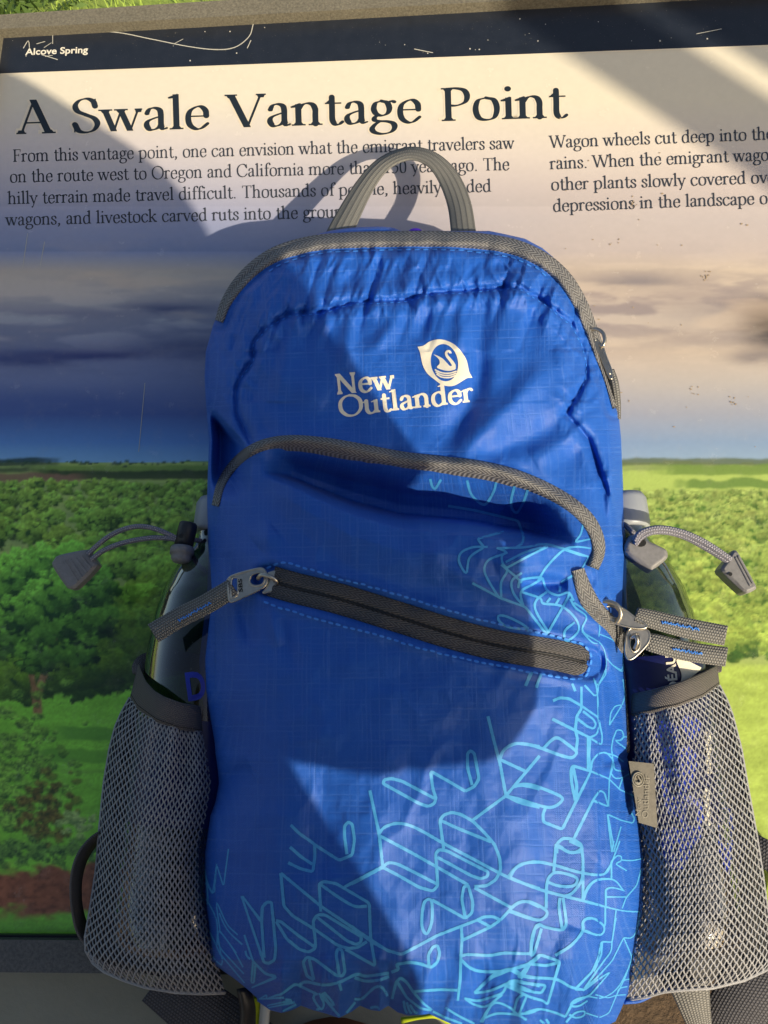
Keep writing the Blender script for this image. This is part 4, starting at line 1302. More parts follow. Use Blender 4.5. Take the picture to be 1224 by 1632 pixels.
LINES += GR(760, 1060, s_, [
    ([(270, 780), (330, 775), (420, 800), (550, 858), (535, 900), (480, 925), (400, 912), (300, 880), (190, 850)], 1),
    ([(445, 930), (430, 970), (432, 1020), (555, 1068), (740, 695), (730, 590), (738, 470)], 0), ([(722, 470), (722, 680)], 0),
    ([(430, 545), (490, 485), (530, 475), (590, 515), (645, 560), (640, 585), (610, 602), (540, 585), (430, 545), (350, 520), (280, 510)], 1),
    ([(495, 232), (540, 212), (600, 218), (680, 265), (790, 340), (795, 400), (780, 450), (735, 472), (640, 425), (490, 350)], 0),
    ([(645, 560), (655, 480), (640, 420), (650, 330), (680, 285), (680, 140)], 0),
    ([(655, 350), (720, 400), (760, 415), (775, 385), (760, 355), (690, 300)], 0),
    ([(795, 360), (815, 460), (812, 520), (745, 480)], 0), ([(790, 340), (785, 200), (790, 130), (840, 60), (838, 0)], 0), ([(700, 130), (765, 200), (785, 190), (770, 100)], 0),
    ([(640, 880), (615, 760), (612, 680), (625, 655), (740, 690), (860, 740), (930, 810), (1020, 850)], 0), ([(625, 660), (650, 780), (645, 880)], 0),
    ([(740, 685), (750, 620), (790, 575), (840, 565), (890, 620), (880, 680), (860, 740)], 0),
    ([(820, 568), (900, 590), (955, 630)], 1),
    ([(630, 1130), (760, 870), (800, 815), (830, 830), (855, 920), (755, 880)], 0), ([(855, 920), (862, 740), (885, 620), (875, 540), (885, 480), (910, 420), (945, 425), (955, 460), (940, 490), (900, 490)], 0),
    ([(905, 495), (985, 555)], 0), ([(930, 490), (965, 465), (1000, 480)], 1), ([(890, 640), (900, 680), (960, 690)], 1), ([(870, 700), (900, 735), (950, 730), (1000, 700)], 1), ([(925, 800), (950, 730)], 0),
    ([(862, 390), (870, 310), (900, 265), (945, 258), (862, 390)], 0), ([(945, 258), (965, 200), (950, 90)], 0), ([(890, 5), (940, 35), (955, 0)], 0),
    ([(878, 1215), (862, 1080), (850, 970), (940, 1010), (1015, 1028), (1025, 1000), (1005, 960)], 0), ([(938, 1050), (890, 1215)], 0), ([(850, 970), (890, 1180)], 0),
    ([(520, 1224), (520, 1160), (560, 1125), (620, 1130), (680, 1165), (685, 1224)], 0), ([(530, 1180), (600, 1215), (680, 1215)], 1),
    ([(318, 135), (360, 45)], 0), ([(388, 148), (415, 55)], 0), ([(640, 170), (620, 120)], 0)])
LINES += GR(320, 1340, s_, [
    ([(240, 612), (170, 540), (105, 405), (110, 480), (125, 580)], 1), ([(270, 675), (190, 600), (150, 540), (120, 470)], 1), ([(275, 822), (200, 690), (115, 590), (130, 740)], 1), ([(232, 730), (180, 660), (120, 580)], 1),
    ([(280, 865), (200, 780), (130, 700), (108, 640)], 1), ([(285, 925), (180, 800), (130, 740)], 1), ([(135, 810), (90, 770), (45, 690), (38, 605), (60, 600), (130, 745)], 1), ([(135, 810), (140, 770), (125, 720)], 1),
    ([(10, 380), (30, 375), (90, 480), (108, 560), (105, 680)], 1), ([(75, 340), (90, 330), (102, 150)], 0), ([(75, 340), (40, 260), (15, 150)], 1), ([(10, 300), (40, 270)], 0), ([(40, 280), (45, 400), (20, 420)], 1),
    ([(210, 970), (150, 910), (125, 840)], 1), ([(200, 960), (140, 860), (110, 880)], 1), ([(110, 880), (180, 960), (215, 1000), (290, 980)], 1), ([(130, 940), (200, 1010), (300, 1010)], 1), ([(160, 980), (220, 1030), (330, 1020)], 1), ([(200, 1030), (260, 1060), (330, 1040)], 1),
    ([(265, 360), (410, 790), (440, 798), (480, 775), (488, 700), (460, 400), (430, 398), (400, 430), (395, 520), (412, 760)], 0), ([(270, 360), (390, 520)], 0),
    ([(283, 612), (340, 785), (420, 865), (495, 885), (330, 955)], 0), ([(340, 790), (328, 920), (345, 925), (355, 810)], 0), ([(290, 715), (298, 750), (322, 770)], 0),
    ([(520, 210), (780, 425), (1100, 640), (1224, 720)], 0), ([(520, 210), (540, 425), (600, 490), (740, 575), (890, 680), (960, 700), (1020, 695), (1080, 655)], 0),
    ([(780, 460), (770, 280), (800, 265), (880, 278), (1095, 405), (1105, 640), (1135, 815), (940, 705)], 0), ([(780, 285), (900, 370), (1000, 425), (1080, 425)], 1),
    ([(935, 300), (1180, 170)], 0), ([(490, 520), (520, 525), (640, 620), (740, 690)], 0), ([(490, 525), (560, 640), (640, 705), (700, 725), (745, 700), (745, 650), (730, 520), (760, 480), (810, 482), (1045, 625), (1040, 660), (1010, 675), (950, 650), (760, 500)], 0),
    ([(735, 905), (705, 770)], 0), ([(735, 905), (690, 880), (665, 790), (690, 755), (740, 770), (880, 875), (920, 880), (938, 850), (918, 710), (890, 700), (880, 740), (900, 870)], 0),
    ([(370, 1035), (430, 1000), (425, 1030), (490, 1005), (520, 1000), (615, 930), (760, 1000)], 0), ([(370, 1030), (540, 1020)], 0), ([(430, 1085), (435, 1070), (600, 1038), (550, 1032)], 0), ([(440, 1085), (610, 1050)], 0), ([(525, 1112), (620, 1065)], 0),
    ([(640, 935), (690, 918), (800, 938), (900, 920), (1010, 870), (1080, 880), (1224, 860)], 1), ([(1000, 890), (1070, 912), (1160, 905), (1224, 882)], 1), ([(900, 930), (915, 975)], 0),
    ([(740, 1000), (735, 1030), (780, 1095), (800, 1060), (770, 990)], 1), ([(790, 990), (830, 1050), (865, 1070), (850, 1040), (800, 985)], 1), ([(770, 1095), (730, 1100)], 0), ([(780, 1000), (900, 1140), (930, 1140), (1005, 1050)], 0), ([(870, 1140), (930, 1150)], 0),
    ([(1000, 1030), (1050, 1025), (1130, 955), (1180, 955), (1215, 1010)], 1), ([(1030, 1075), (1080, 1090), (1140, 1080), (1170, 1100)], 1)])
LINES += GR(560, 1340, s_, [
    ([(0, 555), (120, 650), (240, 715), (325, 740), (440, 680), (560, 615), (820, 515), (860, 495), (920, 492), (970, 515), (905, 560), (725, 645)], 0), ([(820, 515), (905, 560)], 0), ([(970, 515), (1040, 440)], 0),
    ([(800, 305), (1040, 435)], 0), ([(1040, 435), (1080, 405), (1140, 395), (1224, 430)], 1), ([(1030, 460), (1160, 505), (1224, 515)], 1),
    ([(715, 555), (720, 640), (712, 760), (708, 900), (692, 1040)], 0), ([(690, 972), (580, 968), (400, 980)], 0),
    ([(715, 750), (760, 740), (900, 745), (1000, 730), (1170, 732), (1200, 690), (1224, 620)], 1), ([(715, 775), (770, 825), (850, 850), (1000, 845), (1160, 800), (1224, 750)], 1), ([(1170, 732), (1170, 660), (1190, 580), (1224, 550)], 1),
    ([(800, 990), (860, 930), (930, 870), (1040, 835), (1120, 875), (1224, 895)], 1), ([(800, 990), (900, 975), (1010, 930), (1060, 910), (1140, 925), (1224, 945)], 1), ([(1100, 895), (1130, 860), (1165, 795)], 0), ([(1020, 930), (1100, 965), (1224, 990)], 1), ([(1010, 945), (1100, 985), (1170, 1020), (1224, 1035)], 1),
    ([(735, 1025), (820, 1040), (900, 1020), (980, 990), (1010, 935)], 1), ([(745, 1030), (800, 1065), (880, 1075), (980, 1000)], 1), ([(840, 1180), (880, 1110), (910, 1065)], 0), ([(850, 1180), (910, 1070), (960, 1055), (1030, 1085), (1085, 1135)], 1), ([(870, 1150), (940, 1125), (1020, 1125), (1085, 1135), (1140, 1165)], 1), ([(1055, 1120), (1080, 1030), (1120, 1000)], 1), ([(1085, 1140), (1140, 1010)], 0), ([(1100, 1125), (1160, 1120), (1224, 1095)], 1),
    ([(505, 820), (500, 740), (530, 690), (560, 680), (575, 730), (560, 790), (520, 825), (450, 800), (380, 790), (290, 805), (310, 835), (260, 855)], 0),
    ([(460, 470), (475, 400), (510, 380), (525, 420), (522, 530), (490, 605), (460, 560), (460, 470)], 1), ([(525, 385), (740, 505), (785, 470), (790, 400), (760, 290), (730, 300), (718, 380), (740, 500)], 0),
    ([(265, 1030), (290, 920), (320, 890), (360, 920), (400, 980), (470, 1060), (530, 1105), (450, 1090), (360, 1020), (300, 920)], 0), ([(340, 1040), (350, 1100), (370, 1130)], 1), ([(360, 1050), (380, 1110), (410, 1135)], 1), ([(380, 1065), (410, 1110), (450, 1130)], 1), ([(530, 1110), (600, 1145), (720, 1190)], 0), ([(610, 1085), (700, 1140), (800, 1190)], 1)])
LINES += GR(760, 1340, s_, [
    ([(215, 240), (420, 320), (690, 390), (900, 445), (1000, 460), (1080, 460)], 1), ([(215, 240), (250, 180), (320, 145), (400, 138), (510, 160), (690, 210), (830, 215), (880, 130)], 1),
    ([(500, 200), (515, 20)], 0), ([(690, 210), (690, 120), (680, 40)], 0), ([(530, 30), (600, 75), (650, 70), (680, 40), (600, 0)], 1),
    ([(450, 440), (455, 280), (480, 225), (520, 205), (600, 220), (650, 245), (640, 285), (590, 298), (520, 290), (465, 270)], 1), ([(690, 210), (675, 270), (620, 340), (570, 360)], 1), ([(690, 390), (690, 210)], 0), ([(690, 390), (720, 310), (770, 260), (840, 248), (900, 260), (950, 320)], 1),
    ([(840, 360), (840, 320), (870, 305), (910, 310), (960, 325)], 1), ([(840, 365), (970, 365)], 0), ([(838, 320), (838, 430)], 0), ([(945, 440), (970, 370), (1040, 290), (1070, 180)], 0),
    ([(875, 250), (875, 130), (915, 95), (940, 100), (940, 130), (900, 150), (975, 195)], 0), ([(940, 125), (1010, 128), (1080, 115)], 1), ([(830, 215), (870, 160), (930, 0)], 0), ([(878, 70), (890, 0)], 0),
    ([(540, 370), (535, 440), (555, 575)], 1), ([(560, 370), (580, 520), (570, 565), (540, 580), (440, 560), (405, 545), (375, 580), (350, 735), (375, 720), (420, 570)], 1),
    ([(220, 440), (270, 405), (330, 395), (400, 420), (455, 460), (440, 500), (390, 515), (300, 485), (215, 455)], 1),
    ([(510, 745), (600, 690), (660, 630), (690, 580), (690, 530), (720, 505), (770, 510), (825, 555), (820, 600), (780, 612), (700, 585)], 1), ([(835, 430), (835, 540), (825, 560)], 0), ([(905, 450), (880, 660), (810, 655), (790, 760), (750, 850), (640, 965)], 0), ([(905, 500), (880, 650), (870, 720), (820, 790), (700, 960)], 1), ([(815, 660), (810, 740), (760, 850)], 0),
    ([(955, 630), (1005, 630), (1040, 580), (1060, 460)], 1), ([(955, 630), (880, 780), (780, 890), (690, 975)], 0), ([(955, 630), (1010, 760), (960, 900), (910, 1000), (860, 1120), (800, 1150), (710, 1120)], 0),
    ([(0, 975), (90, 890), (215, 840), (340, 800), (410, 740), (540, 785), (460, 1065), (430, 1040), (330, 1010), (190, 940), (220, 910), (300, 925), (450, 940), (420, 990), (370, 985), (220, 920)], 0), ([(340, 800), (450, 812), (540, 790)], 0), ([(270, 890), (340, 800)], 0), ([(220, 840), (320, 885), (510, 900), (610, 950), (700, 970)], 1),
    ([(640, 965), (700, 970), (790, 900), (870, 850), (740, 1000), (620, 1060)], 0), ([(720, 1010), (820, 1020), (920, 950), (1000, 800)], 1), ([(770, 1000), (850, 1020), (910, 1005), (1000, 1000)], 1), ([(910, 1000), (930, 960), (1000, 945)], 1), ([(950, 910), (980, 900), (1010, 900)], 0), ([(1010, 785), (1040, 780)], 0), ([(1010, 740), (1050, 712)], 0),
    ([(740, 1010), (650, 1030), (610, 1070), (660, 1075), (720, 1040)], 1), ([(575, 1145), (620, 1060)], 0), ([(270, 1135), (300, 1125), (400, 1095), (500, 1115), (575, 1145)], 1), ([(580, 1180), (640, 1120), (700, 1110), (690, 1140), (640, 1150), (600, 1130)], 1), ([(410, 1165), (440, 1190)], 0), ([(450, 1160), (470, 1190)], 0)])
s_ = 3.497
LINES += GR(660, 740, s_, [
    ([(90, 82), (100, 120), (118, 135), (150, 85)], 1), ([(295, 90), (320, 170), (390, 225), (440, 160), (458, 100)], 1), ([(560, 118), (540, 220), (570, 270), (610, 210), (635, 135)], 1), ([(190, 232), (330, 255), (460, 285), (580, 315), (610, 400), (605, 440), (570, 462)], 0),
    ([(500, 375), (352, 415), (385, 455)], 0), ([(410, 460), (330, 462), (265, 490), (250, 540), (290, 605), (310, 520), (385, 465)], 1),
    ([(460, 465), (510, 492), (420, 530), (392, 580), (410, 640), (480, 745), (485, 660), (520, 590), (495, 555), (490, 510), (520, 490)], 1),
    ([(470, 468), (620, 462), (725, 445), (830, 470), (975, 515)], 1), ([(510, 545), (620, 490), (740, 455)], 1), ([(520, 575), (640, 510), (745, 458)], 1), ([(690, 650), (740, 570), (830, 480), (900, 460), (985, 468)], 1), ([(830, 472), (920, 505), (975, 515), (930, 590), (820, 660)], 0), ([(945, 320), (930, 390), (895, 435), (990, 415)], 0),
    ([(485, 560), (560, 620), (600, 660)], 0), ([(600, 605), (545, 650), (555, 720), (610, 790)], 1), ([(580, 690), (590, 650), (640, 635), (715, 632), (660, 670), (595, 712), (610, 795)], 1), ([(715, 632), (740, 700), (800, 730), (860, 715), (890, 760)], 1), ([(740, 710), (680, 760), (680, 820), (750, 940)], 1),
    ([(325, 662), (480, 745), (620, 795), (740, 950), (860, 740), (865, 710)], 0), ([(600, 712), (700, 745), (720, 775), (820, 790), (900, 860), (915, 930), (850, 985), (840, 930), (895, 880)], 1), ([(740, 770), (760, 745)], 0), ([(790, 780), (810, 745)], 0), ([(815, 680), (810, 710)], 0),
    ([(640, 930), (610, 895), (520, 850), (470, 845), (480, 880), (540, 910), (640, 915)], 1), ([(870, 750), (900, 800), (960, 850), (940, 930), (1040, 1000), (1070, 1080), (1065, 1150), (1020, 1230), (1000, 1190)], 1), ([(890, 770), (960, 820), (1030, 890), (1030, 960)], 1), ([(1030, 945), (1100, 975), (1160, 1020)], 1), ([(1070, 1080), (1120, 1130), (1165, 1150), (1165, 1060)], 1), ([(1025, 885), (1075, 885)], 0), ([(620, 1235), (650, 1160)], 0), ([(680, 1240), (710, 1165)], 0), ([(935, 930), (990, 990), (1030, 1000)], 1)])


def draw_lines():
    mb = MB()
    k = 0
    for pts, curved in LINES:
        q = cr(pts, 2.6) if (curved and len(pts) > 2) else None
        if q is None:
            # straight runs with slightly rounded corners
            p = np.array(pts, float)
            out = [p[0]]
            for i in range(1, len(p) - 1):
                a, b, c = p[i - 1], p[i], p[i + 1]
                r = min(4.0, .3 * np.linalg.norm(b - a), .3 * np.linalg.norm(c - b))
                u = b + (a - b) / max(np.linalg.norm(a - b), 1e-6) * r; v = b + (c - b) / max(np.linalg.norm(c - b), 1e-6) * r
                for t in (0, .33, .66, 1):
                    out.append((1 - t) ** 2 * u + 2 * t * (1 - t) * b + t * t * v)
            out.append(p[-1])
            q = resample(np.array(out), 2.2)
        x = q[:, 0]
        f = np.clip(np.minimum(q[:, 0] - xl(q[:, 1]), xr(q[:, 1]) - q[:, 0]) / 90, .45, 1)
        f = f * np.interp(q[:, 1], [740, 900, 1080, 1150, 1560, 1600], [.85, .72, .85, 1, .95, .75])
        kk = (yb(q[:, 0]) - YB0) / (YB1 - YB0)
        yy0 = np.where(q[:, 1] > YB0, YB0 + (q[:, 1] - YB0) / np.maximum(kk, .05), q[:, 1])
        inside = (q[:, 0] > xl(yy0) + 2.5) & (q[:, 0] < xr(yy0) - 2.5) & (yy0 < 1645)
        t = tang(q); n = np.stack([-t[:, 1], t[:, 0]], 1)
        h = 2.5 * f[:, None] * (1 + .06 * rng.normal(0, 1, (len(q), 1)))
        L = np.stack([q + n * h, q, q - n * h], 1)
        run = []
        for i in range(len(q) + 1):
            if i < len(q) and inside[i]:
                run.append(i)
            elif len(run) > 1:
                r = L[run]
                w = bagw(r[..., 0], r[..., 1]) + .00016 + k * .9e-6
                mb.add(P(r[..., 0], r[..., 1], w), gridf(len(run), 3)); run = []
            else:
                run = []
        k += 1
    return mb.build('line_print', M['print'], BAG)


draw_lines()

# maker's name and swan badge
LOGO = Face(.118, .060, .045)
mb = MB()
for k, (s, a, b, em) in enumerate([('New', (537, 629), (630, 619.5), 50), ('Outlander', (541, 664), (756, 640), 48)]):
    q, Fc = set_line(LOGO, s, a, b, em)
    mb.add(S(q[:, 0], q[:, 1], .00030), Fc)
mb.build('maker_lettering', M['white_print'], BAG, smooth=False)


def flat_fill(outlines, step=None):
    """Triangles of one outline with holes (first loop outside, the rest cut out), finely divided."""
    vv, ff = [], []
    for o in outlines:
        ff.append(list(range(len(vv), len(vv) + len(o)))); vv += [Vector((float(p[0]), float(p[1]))) for p in o]
    edges = [(f[i], f[(i + 1) % len(f)]) for f in ff for i in range(len(f))]
    if step:
        o = np.asarray(outlines[0], float)
        vv += [Vector((x, y)) for x in np.arange(o[:, 0].min(), o[:, 0].max(), step) for y in np.arange(o[:, 1].min(), o[:, 1].max(), step)]
    def inside(p, o):
        c = False; j = len(o) - 1
        for i in range(len(o)):
            if (o[i][1] > p[1]) != (o[j][1] > p[1]) and p[0] < (o[j][0] - o[i][0]) * (p[1] - o[i][1]) / (o[j][1] - o[i][1]) + o[i][0]:
                c = not c
            j = i
        return c
    r = delaunay_2d_cdt(vv, edges, [], 0, 1e-6)
    V = np.array([tuple(p) for p in r[0]])
    T = []
    for f in r[2]:
        m = V[list(f)].mean(0)
        if inside(m, outlines[0]) and not any(inside(m, o) for o in outlines[1:]):
            T.append(tuple(f))
    return V, T


def badge():
    o_, k = np.array([520, 520]), 4.896
    outer = cr([(712, 160), (760, 150), (800, 122), (850, 105), (900, 103), (960, 120), (1010, 150), (1060, 205), (1095, 265), (1108, 320), (1118, 360), (1141, 402)], 12)
    outer2 = cr([(1141, 402), (1100, 405), (1060, 428), (1010, 458), (960, 468), (900, 455), (850, 420), (790, 370), (755, 310), (740, 250), (730, 200), (712, 160)], 12)
    outer = np.vstack([outer, outer2[1:-1]])
    th = np.linspace(0, 2 * np.pi, 48, endpoint=False)
    c, s = math.cos(R(-9)), math.sin(R(-9))
    ex, ey = 106 * np.cos(th), 146 * np.sin(th)
    hole = np.column_stack([922 + ex * c - ey * s, 284 + ex * s + ey * c])
    mb = MB()
    V, T = flat_fill([outer, hole], 11); q = o_ + V / k
    mb.add(S(q[:, 0], q[:, 1], .00036), T)
    body = cr([(836, 219), (872, 231), (910, 253), (940, 284), (966, 310), (985, 306), (1004, 312), (1008, 334), (960, 348), (905, 340), (862, 320), (884, 292), (882, 264), (862, 240), (836, 219)], 8)[:-1]
    V, T = flat_fill([body], 11); q = o_ + V / k
    mb.add(S(q[:, 0], q[:, 1], .00036), T)
    neck = cr([(968, 212), (966, 200), (950, 194), (936, 206), (940, 228), (962, 256), (984, 284), (996, 308), (994, 330)], 6)
    t = tang(neck); n = np.stack([-t[:, 1], t[:, 0]], 1)
    h = np.interp(np.linspace(0, 1, len(neck)), [0, .12, .3, 1], [10, 9, 10, 15])[:, None]
    L = o_ + np.stack([neck + n * h, neck - n * h], 1) / k
    mb.add(S(L[..., 0], L[..., 1], .00040), gridf(len(neck), 2))
    for i, dy in enumerate((0, 17, 34)):
        st = cr([(846 + i * 7, 338 + dy), (900, 362 + dy * 1.0), (960, 366 + dy), (1018 - i * 4, 350 + dy * .95)], 8)
        t = tang(st); n = np.stack([-t[:, 1], t[:, 0]], 1)
        L = o_ + np.stack([st + n * 5.5, st - n * 5.5], 1) / k
        mb.add(S(L[..., 0], L[..., 1], .00038), gridf(len(st), 2))
    mb.build('swan_badge', M['white_print'], BAG, smooth=False)


badge()

# back panel just showing over the top, purple lining spot and the hanging loop
top = cr([(470, 400), (486, 384), (510, 372), (550, 364), (600, 361), (626, 363), (650, 370), (700, 368), (760, 374), (800, 388)], 6)
A3 = P(top[:, 0], top[:, 1], np.full(len(top), .060)); 
sec = []
for (f, dy, w) in [(0, 0, .052), (0, 0, .060), (0, 5, .068), (0, 26, .072), (0, 60, .066)]:
    sec.append(P(top[:, 0], top[:, 1] + dy, np.full(len(top), w)))
sec.insert(0, P(top[:, 0], top[:, 1] + 30, np.full(len(top), .02)))
X = np.stack(sec, 1)
obj('back_panel', X, gridf(len(top), X.shape[1]), M['nylon'], BAG, X[..., :2].reshape(-1, 2))
th = np.linspace(0, np.pi, 14)
pp = np.column_stack([662 + 17 * np.cos(th), 371 - 9 * np.sin(th)])
V, Fc = prism(pp, .055, .070, .003)
obj('inner_lining', V, Fc, plain('purple lining', srgb(86, 44, 200), .5), BAG)
mb = MB()
pxstrap(mb, [(535, 386, .058), (552, 350, .050), (578, 302, .040), (604, 268, .034), (632, 250, .031), (662, 245, .030), (692, 257, .031), (716, 286, .034), (732, 326, .043), (739, 372, .056)], [42, 38, 31, 25, 20, 20, 25, 34, 38, 40], .0009, 4, [0, 0, 0, .001, .003, .004, .004, .002, 0, 0])
mb.build('hanging_loop', M['handle'], BAG)
# ---------------------------------------------------------------- mesh side pockets, bottles, cords, pulls, straps
def interp_poly(p, t):
    p = np.asarray(p, float)
    s = np.concatenate([[0], np.cumsum(np.linalg.norm(np.diff(p[:, :2], axis=0), axis=1))]); s /= s[-1]
    return np.stack([np.interp(t, s, p[:, k]) for k in range(p.shape[1])], -1)


def pocket_surface(outer, inner, topb, botb, wfun):
    """Coons-like patch in photo space: outer silhouette, inner edge against the pack, top and bottom rims."""
    def f(s, t):
        s = np.asarray(s, float); t = np.asarray(t, float)
        O = interp_poly(outer, t); I = interp_poly(inner, t); T = interp_poly(topb, s); B = interp_poly(botb, s)
        o0, o1, i0, i1 = (np.array(a, float) for a in (outer[0], outer[-1], inner[0], inner[-1]))
        s_, t_ = s[..., None], t[..., None]
        X = (1 - s_) * O + s_ * I + (1 - t_) * T + t_ * B - ((1 - s_) * (1 - t_) * o0 + s_ * (1 - t_) * i0 + (1 - s_) * t_ * o1 + s_ * t_ * i1)
        return P(X[..., 0], X[..., 1], wfun(s, t)), X
    return f


def net(surf, nrow, ncol, parent, name, r=.00039, skew=0.0):
    mb_V, mb_F, n = [], [], 0
    per = 5
    m = ncol * per + 1
    s = np.linspace(0, 1, m)
    ph = np.arange(m) / per
    tri = np.sin(np.pi * ph) + .16 * np.sin(3 * np.pi * ph)
    dt = 1.0 / nrow
    sides = 5
    th = np.linspace(0, 2 * np.pi, sides, endpoint=False)
    for i in range(nrow + 1):
        sgn = 1 if i % 2 else -1
        t = np.clip((i + .46 * tri * sgn) * dt + skew * (s - .5) * dt * 0, 0, 1)
        C3, _ = surf(s, t)
        tg = tang(C3)
        ref = np.array([0, 0, 1.0])
        a = np.cross(tg, ref); a /= np.maximum(np.linalg.norm(a, axis=1, keepdims=True), 1e-9)
        b = np.cross(tg, a)
        rr = r * (1 + .12 * np.sin(np.pi * ph * 2 + i))
        C3 = C3 + [0, 0, .0003 * (i % 2)]
        V = C3[:, None] + rr[:, None, None] * (a[:, None] * np.cos(th)[None, :, None] * 1.35 + b[:, None] * np.sin(th)[None, :, None])
        mb_V.append(V.reshape(-1, 3)); mb_F.append(gridf(m, sides, True) + n); n += m * sides
    # rolled outer edge
    tt = np.linspace(0, 1, 80)
    for off in (0, -.004, -.010):
        e, _ = surf(np.zeros(80), tt); e = e + [0, 0, off]
        if e[:, 2].min() < .001: continue
        V, Fc, _ = tube(e, .0010, 6); mb_V.append(V); mb_F.append(np.array([f for f in Fc if len(f) == 4]) + n); n += len(V)
    e, _ = surf(np.linspace(0, 1, 80), np.ones(80))
    V, Fc, _ = tube(e, .0011, 6); mb_V.append(V); mb_F.append(np.array([f for f in Fc if len(f) == 4]) + n); n += len(V)
    return obj(name, np.concatenate(mb_V), np.concatenate(mb_F), M['thread'], parent)


def rim_band(surf_top, surf_bot, wt, wb, name, parent, wthick=.0016):
    t = np.linspace(0, 1, 60)
    A = interp_poly(surf_top, t); B = interp_poly(surf_bot, t)
    k = np.array([0, .04, .3, .6, .9, 1.0])
    hh = np.array([0, 1, 1.2, 1.2, 1, 0]) * wthick
    X = A[:, None] * (1 - k[None, :, None]) + B[:, None] * k[None, :, None]
    W = wt(t)[:, None] * (1 - k) + wb(t)[:, None] * k + hh
    Wb = wt(t)[:, None] * (1 - k) + wb(t)[:, None] * k - wthick
    F3 = P(X[..., 0], X[..., 1], W); B3 = P(X[..., 0], X[..., 1], Wb)
    Q = np.concatenate([F3, B3[:, ::-1]], 1)
    s = np.concatenate([[0], np.cumsum(np.linalg.norm(np.diff(F3[:, 3], axis=0), axis=1))])
    kv = np.concatenate([k, k[::-1]]) * .016
    uv = np.stack(np.broadcast_arrays(s[:, None], kv[None]), -1)
    m = Q.shape[1]
    Fc = [tuple(f) for f in gridf(60, m, True)] + [tuple(range(m)), tuple(59 * m + i for i in range(m))[::-1]]
    o = obj(name, Q, Fc, M['web_char'], parent, uv)
    # stitches along its lower edge
    mb = MB()
    for i in range(48):
        u0, u1 = (i + .15) / 48, (i + .75) / 48
        tt = np.linspace(u0, u1, 4)
        a = interp_poly(surf_bot, tt) * .90 + interp_poly(surf_top, tt) * .10
        w = wb(tt) + wthick * 1.25
        V, Fc, uv = tube(P(a[:, 0], a[:, 1], w), .00035, 5)
        mb.add(V, Fc, uv)
    mb.build('stitching', M['stitch_grey'], o)
    return o


def wrap(wl, wm, wr):
    """Rounded pocket section: silhouette height, belly height, height where it meets the pack."""
    return lambda s: np.where(s < .5, wl + (wm - wl) * np.sin(np.clip(s, 0, .5) * np.pi) ** .62, wr + (wm - wr) * np.sin((1 - np.clip(s, .5, 1)) * np.pi) ** .42)


# left pocket
lo = np.array([(207, 1112), (194, 1135), (184, 1158), (175, 1193), (166, 1246), (159, 1317), (153, 1389), (145, 1442), (136, 1494), (137, 1515), (148, 1534)], float)
li = np.array([(338, 1166), (346, 1200), (352, 1250), (344, 1300), (334, 1350), (332, 1420), (338, 1480), (346, 1530), (358, 1582)], float)
lt = np.array([(207, 1112), (218, 1128), (250, 1150), (285, 1161), (338, 1168)], float)
lb = np.array([(148, 1534), (166, 1548), (195, 1561), (232, 1573), (280, 1581), (320, 1583), (358, 1582)], float)
pl = wrap(.024, .086, .046)


def wl_(s, t):
    s = np.asarray(s); t = np.asarray(t)
    base = pl(s) * np.interp(t, [0, .12, .8, .93, 1], [.99, 1.0, 1.02, .95, .62])
    return base + .0022 * np.sin(s * 24 + 3 * t) * np.exp(-((t - .1) / .16) ** 2) + .0012 * np.sin(s * 15 + 7 * t) * np.exp(-((t - .5) / .4) ** 2)


fl = pocket_surface(lo, li, lt, lb, wl_)
PK = bpy.data.objects.new('mesh_pocket', None); col.objects.link(PK); PK.parent = BAG; BASE[PK.name] = BASE[BAG.name]
PK['label'] = 'mesh pocket in the shade'
net(fl, 60, 44, PK, 'net')
rim_band([(221, 1056), (225, 1068), (233, 1086), (247, 1101), (262, 1110), (289, 1120), (334, 1127)], [(207, 1112), (218, 1129), (250, 1151), (285, 1163), (338, 1170)], lambda t: pl(t) * 1.0 + .001, lambda t: pl(t) * .99 + .001, 'binding', PK)
mb = MB(); pxstrap(mb, [(224, 1074, .022), (225, 1064, .020), (236, 1056, .015), (262, 1052, .008), (300, 1056, .005), (330, 1066, .005)], [24, 30, 32, 32, 32, 32], .0011, 4); mb.build('binding', M['web_char'], PK, label='far side of the elastic rim')
# inner faces of the pocket
s_ = np.linspace(0, 1, 30)
bk = np.array([(221, 1056), (223, 1045), (240, 1040), (280, 1046), (330, 1062)], float)


def lining(outer_pts, inner_pts, w0, w1, name, mat, parent):
    t = np.linspace(0, 1, 40); s = np.linspace(0, 1, 14)
    A = interp_poly(outer_pts, t); B = interp_poly(inner_pts, t)
    X = A[:, None] * (1 - s[None, :, None]) + B[:, None] * s[None, :, None]
    W = w0 + (w1 - w0) * np.sin(s * np.pi)[None] + 0 * X[..., 0]
    Q = P(X[..., 0], X[..., 1], W)
    return obj(name, Q, gridf(40, 14), mat, parent, Q[..., :2].reshape(-1, 2))


lining(lo + [4, -2], li, .0235, .016, 'lining', M['shade_lining'], PK)

# right pocket
ro = np.array([(1146, 1092), (1158, 1115), (1167, 1139), (1181, 1193), (1192, 1257), (1205, 1328), (1215, 1392), (1224, 1460), (1231, 1505), (1229, 1530), (1222, 1545)], float)
ri = np.array([(996, 1138), (996, 1200), (996, 1260), (1010, 1320), (1018, 1371), (1016, 1440), (1010, 1500), (1000, 1560), (994, 1592)], float)
rt = np.array([(1146, 1092), (1121, 1109), (1078, 1126), (1035, 1136), (996, 1142)], float)
rb = np.array([(1222, 1545), (1185, 1562), (1135, 1574), (1090, 1577), (1058, 1580), (1030, 1588), (994, 1594)], float)
pr = wrap(.024, .087, .046)


